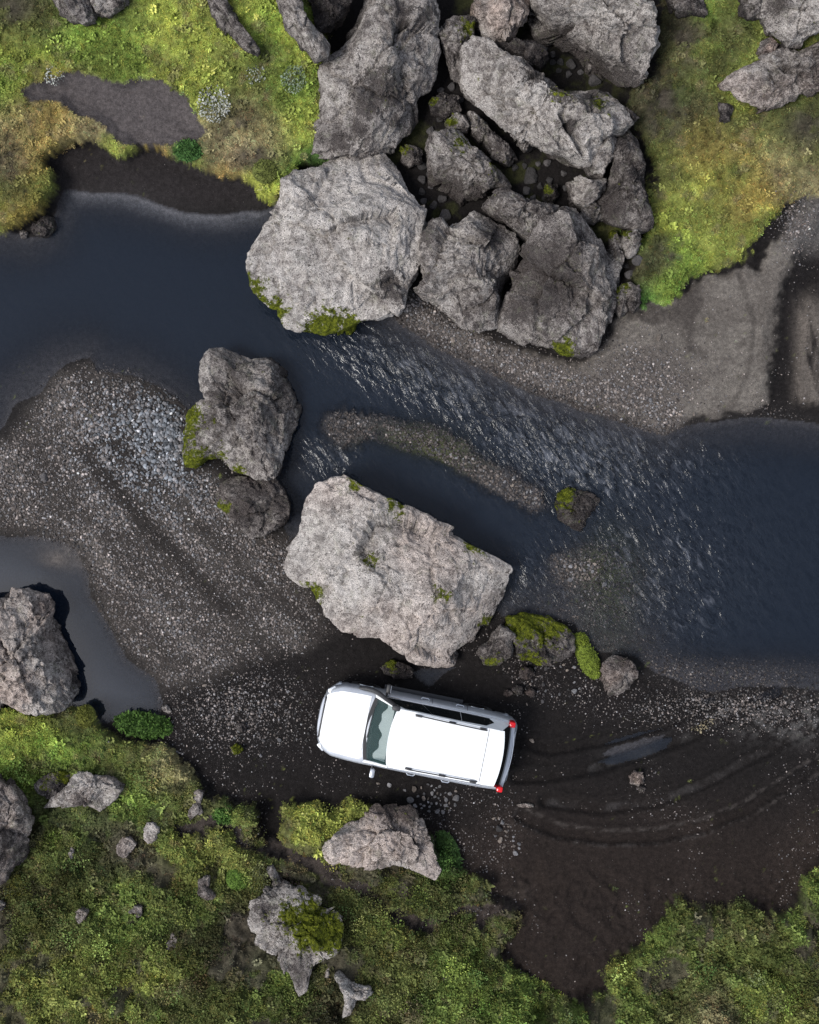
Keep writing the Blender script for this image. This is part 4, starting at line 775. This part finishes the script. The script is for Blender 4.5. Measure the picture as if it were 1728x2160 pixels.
# greenhouse side walls
def side_pt(s, v, sg, off=0.0):                   # v 0 belt .. 1 gutter
    s0 = s; y0 = W(min(s, 4.5))*.905; y1 = np.interp(s, [1.2, 1.8, 4.4], [.72, .705, .665]); y = y0+(y1-y0)*v; z = 1.10+.60*v
    return (XF(s), sg*(y+off*.95), z+off*.3)
def side_s(u, v): a = 1.22+.62*v; b = 4.64-.30*v; return a+(b-a)*u
for sg in (1, -1):
    bm = bmesh.new(); bm_grid(bm, [[side_pt(side_s(u, v), v, sg) for u in np.linspace(0, 1, 25)] for v in np.linspace(0, 1, 7)]); solid(bm, .03)
    bobj('cabin_side', bm, paint, car)
    panes = [[(.05, .10), (.328, .10), (.338, .86), (.085, .86), (.045, .5)], [(.333, .10), (.612, .10), (.612, .86), (.343, .86)], [(.617, .10), (.83, .12), (.885, .42), (.84, .80), (.617, .86)]]
    for pn in panes:
        bm = bmesh.new(); c_ = np.mean(pn, 0); vs = [bm.verts.new(side_pt(side_s(u, v), v, sg, .012)) for u, v in pn]; bm.faces.new(vs); solid(bm, .006); bobj('side_window', bm, glassd, car)
    bm = bmesh.new(); bm_tube(bm, [side_pt(side_s(u, .06), .06, sg, .02) for u in np.linspace(.03, .93, 20)], .011, 6); bobj('belt_trim', bm, chrome, car)
    for s_ in (1.55, 2.62, 3.5):
        bm = bmesh.new(); bm_grid(bm, [[(XF(s_+dx), sg*(y+.004), z) for y, z in sect(s_)[1:6]] for dx in (-.006, .006)]); bobj('door_seam', bm, ink, car)
    for s_ in (2.45, 3.32):
        bm = bmesh.new(); bm_tube(bm, [(XF(s_-.11), sg*.935, .93), (XF(s_-.08), sg*.965, .935), (XF(s_+.06), sg*.965, .935), (XF(s_+.09), sg*.935, .93)], .016, 8); bobj('door_handle', bm, chrome, car)
    bm = bmesh.new(); bm_box(bm, (XF(2.4), sg*.95, .36), (2.0, .14, .04)); bobj('side_step', bm, blackp, car, .01)
    bm = bmesh.new(); bm_tube(bm, [(XF(2.25), sg*.66, 1.725), (XF(2.33), sg*.655, 1.79), (XF(3.0), sg*.64, 1.80), (XF(3.9), sg*.625, 1.79), (XF(4.0), sg*.62, 1.735)], .015, 8); rl = bobj('roof_rail', bm, blackp, car)
    for s_ in (2.33, 3.15, 3.9):
        bm = bmesh.new(); bm_box(bm, (XF(s_), sg*.645, 1.752), (.16, .05, .05)); bobj('rail_foot', bm, blackp, rl, .008)
    bm = bmesh.new(); bm_box(bm, (XF(4.62), sg*.80, 1.16), (.15, .14, .34)); bobj('tail_light', bm, redl, car, .035)
    bm = bmesh.new(); bm_box(bm, (XF(1.50), sg*1.05, 1.14), (.11, .22, .17)); mr = bobj('side_mirror', bm, silver if sg > 0 else blackp, car, .035)
    bm = bmesh.new(); bm_tube(bm, [(XF(1.48), sg*.86, 1.09), (XF(1.48), sg*.97, 1.10)], .025, 8); bobj('mirror_arm', bm, blackp, mr)
    bm = bmesh.new(); bm_box(bm, (XF(1.558), sg*1.05, 1.14), (.006, .18, .13)); bobj('mirror_glass', bm, chrome, mr)
    for s_ in (.95, 3.78):
        bm = bmesh.new(); bm_cyl(bm, (XF(s_), sg*.80, .385), .385, .25, 'Y', 36); wh = bobj('wheel', bm, rubber, car, .03)
        bm = bmesh.new(); bm_cyl(bm, (XF(s_), sg*.925, .385), .24, .02, 'Y', 24); rim = bobj('rim', bm, chrome, wh, .005)
# roof, roof spoiler
def roof_rows(sa, sb, n_, dz=0.0):
    rows = []
    for s in np.linspace(sa, sb, n_):
        yw = float(np.interp(s, [1.8, 4.4], [.715, .675]))
        fr = ss(0, .35, np.array(s-1.78))*1.0
        row = []
        for f in np.linspace(-1, 1, 21):
            bow = (1-f*f); sx = s-(.09*bow if s < 1.9 else 0)+(.07*bow if s > 4.3 else 0)
            zz = 1.702+.055*(1-abs(f)**3.5)+.012*float(fr)-(.055*float(ss(4.15, 4.46, np.array(s)))) +dz
            row.append((XF(sx), f*yw, zz))
        rows.append(row)
    return rows
bm = bmesh.new(); bm_grid(bm, roof_rows(1.80, 4.04, 22)); solid(bm, .03); bobj('roof', bm, paint, car)
bm = bmesh.new(); bm_grid(bm, roof_rows(4.055, 4.42, 8)); solid(bm, .035); bobj('roof_spoiler', bm, paint, car)
bm = bmesh.new()
bm_grid(bm, [[(XF(a-(.09 if v > .5 else .10)*(1-f*f)*1.0), f*w_, z) for f in np.linspace(-1, 1, 15)] for v in [k/6 for k in range(7)] for a, w_, z in [(1.30+.50*v, .755-.075*v, 1.125+.60*v)]])
solid(bm, .006); wind = bobj('windscreen', bm, ws, car)
for sg in (1, -1):
    bm = bmesh.new(); bm_tube(bm, [(XF(1.26+.58*v), sg*(.80-.10*v), 1.11+.60*v) for v in (0, .25, .5, .75, 1)], .035, 8); bobj('windscreen_pillar', bm, paint, car)
bm = bmesh.new(); bm_grid(bm, [[(XF(s+.06*(1-f*f)), f*w_, z) for f in np.linspace(-1, 1, 11)] for s, w_, z in ((4.36, .66, 1.665), (4.52, .76, 1.38), (4.62, .83, 1.12))]); solid(bm, .01); bobj('rear_window', bm, glassd, car)
bm = bmesh.new(); bm_grid(bm, [[(XF(s+.05*(1-f*f)), f*w_, z) for f in np.linspace(-1, 1, 11)] for s, w_, z in ((4.62, .80, 1.13), (4.70, .82, 1.10), (4.72, .82, .70))]); solid(bm, .02); tg = bobj('tailgate', bm, silver, car)
bm = bmesh.new(); bm_tube(bm, [(XF(4.735+.05*(1-f*f)), f*.55, 1.0) for f in np.linspace(-1, 1, 9)], .018, 6); bobj('tailgate_trim', bm, chrome, tg)
bm = bmesh.new(); bm_box(bm, (XF(4.775), 0, .86), (.012, .50, .12)); pl_ = bobj('licence_plate', bm, plate, tg)
bm = bmesh.new(); bm_box(bm, (XF(4.575), .0, 1.30), (.02, .34, .02), Matrix.Rotation(R(20), 3, 'Y')); bobj('rear_wiper', bm, blackp, car)
bm = bmesh.new()
bm_grid(bm, [[(XF(4.84+o_-.30*abs(f)**4), f*.91, z) for f in np.linspace(-1, 1, 15)] for o_, z in ((-.14, .665), (-.02, .66), (.01, .60), (.01, .45), (-.04, .38))]); solid(bm, .04); rb = bobj('rear_bumper', bm, silver, car)
for k_ in (-.035, .035):
    bm = bmesh.new(); bm_box(bm, (XF(4.765+k_), 0, .694), (.022, 1.1, .012)); bobj('bumper_strip', bm, chrome if k_ > 0 else blackp, rb)
for dy in (-.42, .28):
    bm = bmesh.new(); bm_tube(bm, [(XF(1.21), -dy*.3+.1, 1.155), (XF(1.255), dy-.1, 1.165), (XF(1.30), dy-.38 if dy > 0 else dy-.24, 1.17)], .010, 6); bobj('wiper', bm, blackp, car)
# cabin interior, and an added reflection sheet, behind the windscreen
bm = bmesh.new(); bm_grid(bm, [[(XF(s), f*.74, z) for f in np.linspace(-1, 1, 9)] for s, z in ((1.28, 1.085), (1.55, 1.10), (1.72, 1.06), (1.76, .80))]); solid(bm, .03); bobj('dashboard', bm, dash, car)
bm = bmesh.new(); bm_grid(bm, [[(XF(s+(.05*math.sin(f*5)+.03*math.sin(f*13) if s < 1.6 else 0)), f*.70, z) for f in np.linspace(-1, 1, 25)] for s, z in ((1.50, 1.125), (1.60, 1.20), (1.74, 1.30))]); solid(bm, .01); bobj('windscreen_reflection', bm, glare, car)  # added pale sheet standing for the reflection in the windscreen
bm = bmesh.new(); bm_box(bm, (XF(2.9), 0, .50), (3.2, 1.6, .06)); bobj('cabin_floor', bm, intr, car)
for sg in (1, -1):
    bm = bmesh.new(); bm_box(bm, (XF(2.25), sg*.38, .80), (.50, .50, .18)); bm_box(bm, (XF(2.55), sg*.38, 1.15), (.16, .50, .60), Matrix.Rotation(R(-12), 3, 'Y')); bobj('front_seat', bm, intr, car, .04)
bm = bmesh.new(); bm_box(bm, (XF(3.5), 0, 1.10), (.18, 1.3, .62)); bobj('rear_seat', bm, intr, car, .04)
bm = bmesh.new()
ring = [(XF(1.93)+.05*math.sin(a)*.5, .38+.19*math.cos(a), 1.02+.17*math.sin(a)) for a in np.linspace(0, 6.2832, 25)]; bm_tube(bm, ring, .014, 6); bobj('steering_wheel', bm, blackp, car)
bm = bmesh.new(); bm_box(bm, (XF(1.80), 0, 1.60), (.03, .22, .06)); bobj('rear_view_mirror', bm, blackp, car, .008)
# snorkel along the right wing and pillar
bm = bmesh.new(); bm_tube(bm, [(XF(.80), -.90, .98), (XF(.98), -.93, 1.04), (XF(1.15), -.93, 1.11), (XF(1.30), -.90, 1.20), (XF(1.48), -.83, 1.38), (XF(1.66), -.78, 1.58), (XF(1.76), -.75, 1.76)], [.05, .058, .058, .056, .05, .048, .048], 12); sn = bobj('snorkel', bm, blackp, car)
bm = bmesh.new(); bm_box(bm, (XF(1.76), -.74, 1.84), (.20, .13, .15)); bobj('snorkel_head', bm, blackp, sn, .04)

# ------------------------------------------------------------------ ground cover as scattered tufts and pebbles
def scatter(name, pts, rot, scl, tint, sources, label):
    me = bpy.data.meshes.new(name); me.vertices.add(len(pts)); me.vertices.foreach_set('co', np.asarray(pts, np.float32).ravel())
    a = me.attributes.new('rot', 'FLOAT_VECTOR', 'POINT'); a.data.foreach_set('vector', np.asarray(rot, np.float32).ravel())
    a = me.attributes.new('scl', 'FLOAT_VECTOR', 'POINT'); a.data.foreach_set('vector', np.asarray(scl, np.float32).ravel())
    a = me.attributes.new('pick', 'INT', 'POINT'); a.data.foreach_set('value', np.random.RandomState(5).randint(0, len(sources), len(pts)).astype(np.int32))
    cattr(me, 'tint', tint)
    o = bpy.data.objects.new(name, me); col.objects.link(o); o['kind'] = 'stuff'; o['label'] = label
    sc_col = bpy.data.collections.new(name+'_sources')
    for s in sources: sc_col.objects.link(s)
    g = bpy.data.node_groups.new(name, 'GeometryNodeTree'); g.interface.new_socket('Geometry', in_out='INPUT', socket_type='NodeSocketGeometry'); g.interface.new_socket('Geometry', in_out='OUTPUT', socket_type='NodeSocketGeometry')
    N = g.nodes; i = N.new('NodeGroupInput'); out = N.new('NodeGroupOutput'); ip = N.new('GeometryNodeInstanceOnPoints'); ci = N.new('GeometryNodeCollectionInfo')
    ci.inputs['Collection'].default_value = sc_col; ci.inputs['Separate Children'].default_value = True; ci.inputs['Reset Children'].default_value = True
    def na(n_, ty):
        q = N.new('GeometryNodeInputNamedAttribute'); q.data_type = ty; q.inputs[0].default_value = n_; return q.outputs['Attribute']
    ln = g.links.new; ln(i.outputs[0], ip.inputs['Points']); ln(ci.outputs[0], ip.inputs['Instance']); ip.inputs['Pick Instance'].default_value = True
    ln(na('pick', 'INT'), ip.inputs['Instance Index']); ln(na('rot', 'FLOAT_VECTOR'), ip.inputs['Rotation']); ln(na('scl', 'FLOAT_VECTOR'), ip.inputs['Scale']); ln(ip.outputs[0], out.inputs[0])
    md = o.modifiers.new('scatter', 'NODES'); md.node_group = g
    return o
def tuft(k, n_, spread, lsize, up):
    rs = np.random.RandomState(k); V = []; Fc = []
    for i in range(n_):
        a = rs.uniform(0, 6.283); r = spread*math.sqrt(rs.rand()); c = np.array([r*math.cos(a), r*math.sin(a), rs.uniform(.1, .7)*spread*up*(1-.6*(r/spread)**2)])
        d = np.array([math.cos(a+rs.normal()*.8), math.sin(a+rs.normal()*.8), rs.uniform(-.1, .9)*up]); d /= np.linalg.norm(d); s_ = np.cross(d, rs.normal(size=3)+np.array([0, 0, 2.5])); s_ /= np.linalg.norm(s_)
        l, w_ = lsize*rs.uniform(.7, 1.4), lsize*rs.uniform(.25, .45); b = len(V)
        V += [c-d*l*.2, c+s_*w_+d*l*.35, c+d*l, c-s_*w_+d*l*.35]; Fc.append([b, b+1, b+2, b+3])
    me = mesh_np('tuft_shape', np.array(V), np.array(Fc)); me.polygons.foreach_set('use_smooth', np.zeros(len(Fc), bool)); me.materials.append(M_leaf)
    return bpy.data.objects.new('tuft_shape', me)
rs = np.random.RandomState(77)
def cand(n_):
    x = rs.uniform(-11, 11, n_); y = rs.uniform(-13.5, 13.5, n_); return x, y
gM = gsample
def jit_rot(n_, t): return np.stack([rs.normal(0, t, n_), rs.normal(0, t, n_), rs.uniform(0, 6.283, n_)], -1)
x, y = cand(420000); v = gM(veg, x, y); z = gM(gz, x, y); keep = (rs.rand(len(x)) < v**1.3*.85) & (z > .04); x, y, z = x[keep], y[keep], z[keep]
n_ = len(x); tint = gM(A, x, y); tint = tint*rs.lognormal(0, .32, n_)[:, None]*np.array([1.15, 1.15, 1.1]); tint[:, 0] *= rs.lognormal(0, .12, n_)
sc_ = .75+.6*rs.rand(n_)**2; rg = np.clip((-y-4)/5, 0, 1); sc_ = sc_*(1+.55*rg)
scatter('moss_cover', np.stack([x, y, z-.008], -1), jit_rot(n_, .25), np.stack([sc_]*3, -1), np.clip(tint, .004, .6), [tuft(k, 12, .045, .026, .8) for k in range(6)], 'low moss and heath plants covering the banks')
print('moss', n_)
# taller sprigs
x, y = cand(60000); v = gM(veg, x, y); z = gM(gz, x, y); keep = (rs.rand(len(x)) < v*np.where(y < -6, .6, .18)) & (z > .1); x, y, z = x[keep], y[keep], z[keep]; n_ = len(x)
tint = gM(A, x, y)*rs.lognormal(.25, .35, n_)[:, None]; sc_ = .8+.9*rs.rand(n_)
scatter('heath_sprigs', np.stack([x, y, z], -1), jit_rot(n_, .3), np.stack([sc_]*3, -1), np.clip(tint, .004, .6), [tuft(20+k, 14, .055, .05, 1.6) for k in range(4)], 'taller leafy sprigs standing in the moss')
def dome(k, n_):
    r2 = np.random.RandomState(k); V = []; Fc = []
    for i in range(n_):
        a = r2.uniform(0, 6.283); q = math.sqrt(r2.rand()); h_ = .62*math.sqrt(max(0, 1-q*q))*r2.uniform(.75, 1.05); lob = 1+.22*math.sin(3*a+k)+.12*math.sin(5*a+2*k)
        c = np.array([q*lob*math.cos(a), q*lob*math.sin(a), h_]); d = np.array([c[0], c[1], .7])+r2.normal(size=3)*.5; d /= np.linalg.norm(d); s_ = np.cross(d, r2.normal(size=3)); s_ /= np.linalg.norm(s_)
        l = .17*r2.uniform(.6, 1.4); w_ = l*.36; b = len(V); V += [c, c+s_*w_+d*l*.5, c+d*l, c-s_*w_+d*l*.5]; Fc.append([b, b+1, b+2, b+3])
    me = mesh_np('shrub_shape', np.array(V), np.array(Fc)); me.polygons.foreach_set('use_smooth', np.zeros(len(Fc), bool)); me.materials.append(M_leaf); return bpy.data.objects.new('shrub_shape', me)
x, y = cand(30000); v = gM(veg, x, y); z = gM(gz, x, y); cl = fbm(x, y, s=.9, o=3, seed=301)
low = 1/(1+np.exp((y+5.5)*1.2)); keep = (rs.rand(len(x)) < v*(.03+.75*ss(-.15, .35, cl)*low+.08*ss(0, .4, cl))) & (z > .2); x, y, z = x[keep], y[keep], z[keep]; n_ = len(x)
tint = gM(A, x, y)*rs.lognormal(.22, .38, n_)[:, None]*(1+rs.normal(0, .10, (n_, 3))); r_ = .08+.17*rs.rand(n_)**1.8; r_ *= .7+.5*(y < -6); fl_ = np.where(y < -5, .9, .5)
scatter('low_shrubs', np.stack([x, y, z-.02], -1), jit_rot(n_, .15), np.stack([r_, r_, r_*fl_], -1), np.clip(tint, .004, .6), [dome(60+k, 170) for k in range(5)], 'small rounded heath shrubs and moss cushions grown together')
print('shrubs', n_)
# gravel
def pebble(k):
    r2 = np.random.RandomState(900+k); bm = bmesh.new(); bmesh.ops.create_icosphere(bm, subdivisions=2, radius=1); V = np.array([q.co[:] for q in bm.verts]); Fc = np.array([[q.index for q in f.verts] for f in bm.faces]); bm.free()
    V = V*(1+.10*r2.normal(size=(len(V), 1)))*np.array([1, r2.uniform(.6, .95), r2.uniform(.45, .7)]); me = mesh_np('pebble_shape', V, Fc); me.materials.append(M_pebble); return bpy.data.objects.new('pebble_shape', me)
x, y = cand(560000); gv = gM(gravel*(1-veg), x, y); z = gM(gz, x, y); keep = (rs.rand(len(x)) < np.clip(gv, 0, 1)**1.2*.92) & (z > -.16); x, y, z, gv = x[keep], y[keep], z[keep], gv[keep]; n_ = len(x)
sz = .011+.022*rs.rand(n_)**2.0*(.5+gv); pxx, pyy = CX+x*S, CY-y*S
blue = np.exp(-(((pxx-330)/130)**2+((pyy-930)/130)**2)); sz *= 1+.85*blue
g_ = rs.lognormal(-2.26, .50, n_)[:, None]; hue = rs.rand(n_, 1); warm = np.array([1.12, .96, .88]); cool = np.array([.94, 1.0, 1.09]); hue = np.clip(hue+.35-.9*blue[:, None], 0, 1); nw = ss(34, 4, -gM(F['w'], x, y)); tint = g_*(warm*hue+cool*(1-hue))*(1+.35*blue)[:, None]*(1-.45*nw)[:, None]
scatter('gravel', np.stack([x, y, z+sz*.2], -1), jit_rot(n_, .4), np.stack([sz]*3, -1), np.clip(tint, .01, .55), [pebble(k) for k in range(6)], 'loose grey gravel on the bars and the track')
print('gravel', n_)
# scattered grit on soil
x, y = cand(60000); v = gM((1-veg)*(Z > .02), x, y); z = gM(gz, x, y); keep = rs.rand(len(x)) < v*.20; x, y, z = x[keep], y[keep], z[keep]; n_ = len(x)
sz = .005+.013*rs.rand(n_)**3; tint = rs.lognormal(-3.0, .6, n_)[:, None]*np.array([1.08, .98, .92])
scatter('grit', np.stack([x, y, z+sz*.2], -1), jit_rot(n_, .4), np.stack([sz]*3, -1), np.clip(tint, .01, .5), [pebble(k+10) for k in range(3)], 'small grit scattered on the soil and sand')

# ---- plants one can tell apart
def cushion(label, px, py, rx, ry, h, c, seed, name='moss_cushion', cat='moss', leaf=.05, n_=900, ang=0.0, white=False):
    x0, y0, z0 = at(px, py); r2 = np.random.RandomState(seed); root = bpy.data.objects.new(name, None); col.objects.link(root); root.location = (x0, y0, z0); root['label'] = label; root['category'] = cat
    V, Fc = ICO[4]; V = V.copy(); a = rx/S; b = ry/S; d = 1+.12*fbm(V[:, 0]*2, V[:, 1]*2, V[:, 2]*2, s=1.3, o=3, seed=seed); V = V*d[:, None]*np.array([a, b, h]); ca, sa = math.cos(ang), math.sin(ang)
    V = np.stack([V[:, 0]*ca-V[:, 1]*sa, V[:, 0]*sa+V[:, 1]*ca, V[:, 2]], -1)
    mm_ = mat(name+'_mat', c, .85); t = NT(mm_); g = t.node('ShaderNodeNewGeometry').outputs['Position']; t.link(t.ramp(t.noise(g, 18, 8, .7), [(.3, tuple(q*.45 for q in c)), (.5, c), (.7, tuple(min(.5, q*1.5) for q in c))]), t.b.inputs['Base Color']); t.link(t.bump(t.noise(g, 30, 6, .7), 1, .05), t.b.inputs['Normal'])
    if not white:
        me = mesh_np('moss_body', V, Fc); me.materials.append(mm_); o = bpy.data.objects.new('moss_body', me); col.objects.link(o); o.parent = root
    LV = []; LF = []
    for i in range(n_):
        th, q = r2.uniform(0, 6.283), math.sqrt(r2.rand()); zz = math.sqrt(max(0, 1-q*q)) if not white else r2.uniform(.2, 1)
        c_ = np.array([a*q*math.cos(th), b*q*math.sin(th), 0]); c_ = np.array([c_[0]*ca-c_[1]*sa, c_[0]*sa+c_[1]*ca, h*zz]); dd = r2.normal(size=3)+np.array([0, 0, .8]); dd /= np.linalg.norm(dd); s_ = np.cross(dd, r2.normal(size=3)); s_ /= np.linalg.norm(s_)
        l = leaf*r2.uniform(.5, 1.3); w_ = l*(.28 if not white else .5); k = len(LV); LV += [c_, c_+s_*w_+dd*l*.5, c_+dd*l, c_-s_*w_+dd*l*.5]; LF.append([k, k+1, k+2, k+3])
    me = mesh_np('leaves', np.array(LV), np.array(LF)); me.materials.append(mm_); o = bpy.data.objects.new('leaves' if not white else 'flowers', me); col.objects.link(o); o.parent = root
    return root
cushion('vivid green grass tuft overhanging the pool edge left of the car', 305, 1528, 62, 26, .30, (.075, .155, .022), 1, 'grass_tuft', 'grass tuft', .10, 1800, R(-8))
cushion('round bright green moss ball beside the path', 505, 1852, 27, 26, .26, (.10, .18, .020), 2)
cushion('small deep green moss disc above the moss-capped boulder', 632, 1877, 20, 12, .12, (.045, .13, .015), 3)
cushion('yellow-green moss bank at the water edge right of the mossy low rock', 1240, 1392, 22, 45, .24, (.15, .20, .018), 4, n_=1200, ang=R(25))
cushion('lime moss lump joined to the top of the yellow-green waterside bank', 1222, 1352, 20, 18, .22, (.17, .22, .018), 5)
cushion('olive moss cushion with a dark rim near the inlet bank', 560, 362, 26, 24, .18, (.13, .15, .03), 6)
cushion('olive moss hummock by the pool next to the left edge boulder', 182, 1510, 20, 24, .22, (.13, .14, .018), 7)
cushion('vivid green grass patch above the dark inlet bank', 398, 318, 28, 22, .12, (.06, .15, .03), 8, 'grass_tuft', 'grass tuft', .07, 900)
cushion('leafy green plant in the heath left of the gully', 475, 1718, 22, 18, .16, (.09, .19, .03), 9, 'leafy_plant', 'plant', .09, 500)
cushion('dark green leafy plant against the right side of the pale crusted boulder', 945, 1800, 24, 50, .22, (.05, .11, .02), 10, 'leafy_plant', 'plant', .08, 1100, R(20))
cushion('white flowering plant beside the dark sand patch', 452, 222, 34, 38, .10, (.55, .56, .50), 11, 'flowering_plant', 'flowers', .05, 520, 0, True)
cushion('small white flowering plant at the left end of the sand patch', 116, 162, 20, 20, .08, (.50, .52, .46), 12, 'flowering_plant', 'flowers', .045, 110, 0, True)
cushion('faint white flowering plant left of the tall blotched boulder', 540, 160, 24, 20, .08, (.40, .43, .36), 13, 'flowering_plant', 'flowers', .045, 110, 0, True)
cushion('grey-green feathery plant close to the tall blotched boulder', 620, 170, 26, 30, .10, (.24, .30, .20), 14, 'leafy_plant', 'plant', .05, 320, 0, True)
cushion('cream lichen-like plant on the dark shore above the tyre ruts', 1480, 1528, 26, 12, .05, (.32, .27, .17), 15, 'flowering_plant', 'plant', .05, 110, R(25), True)
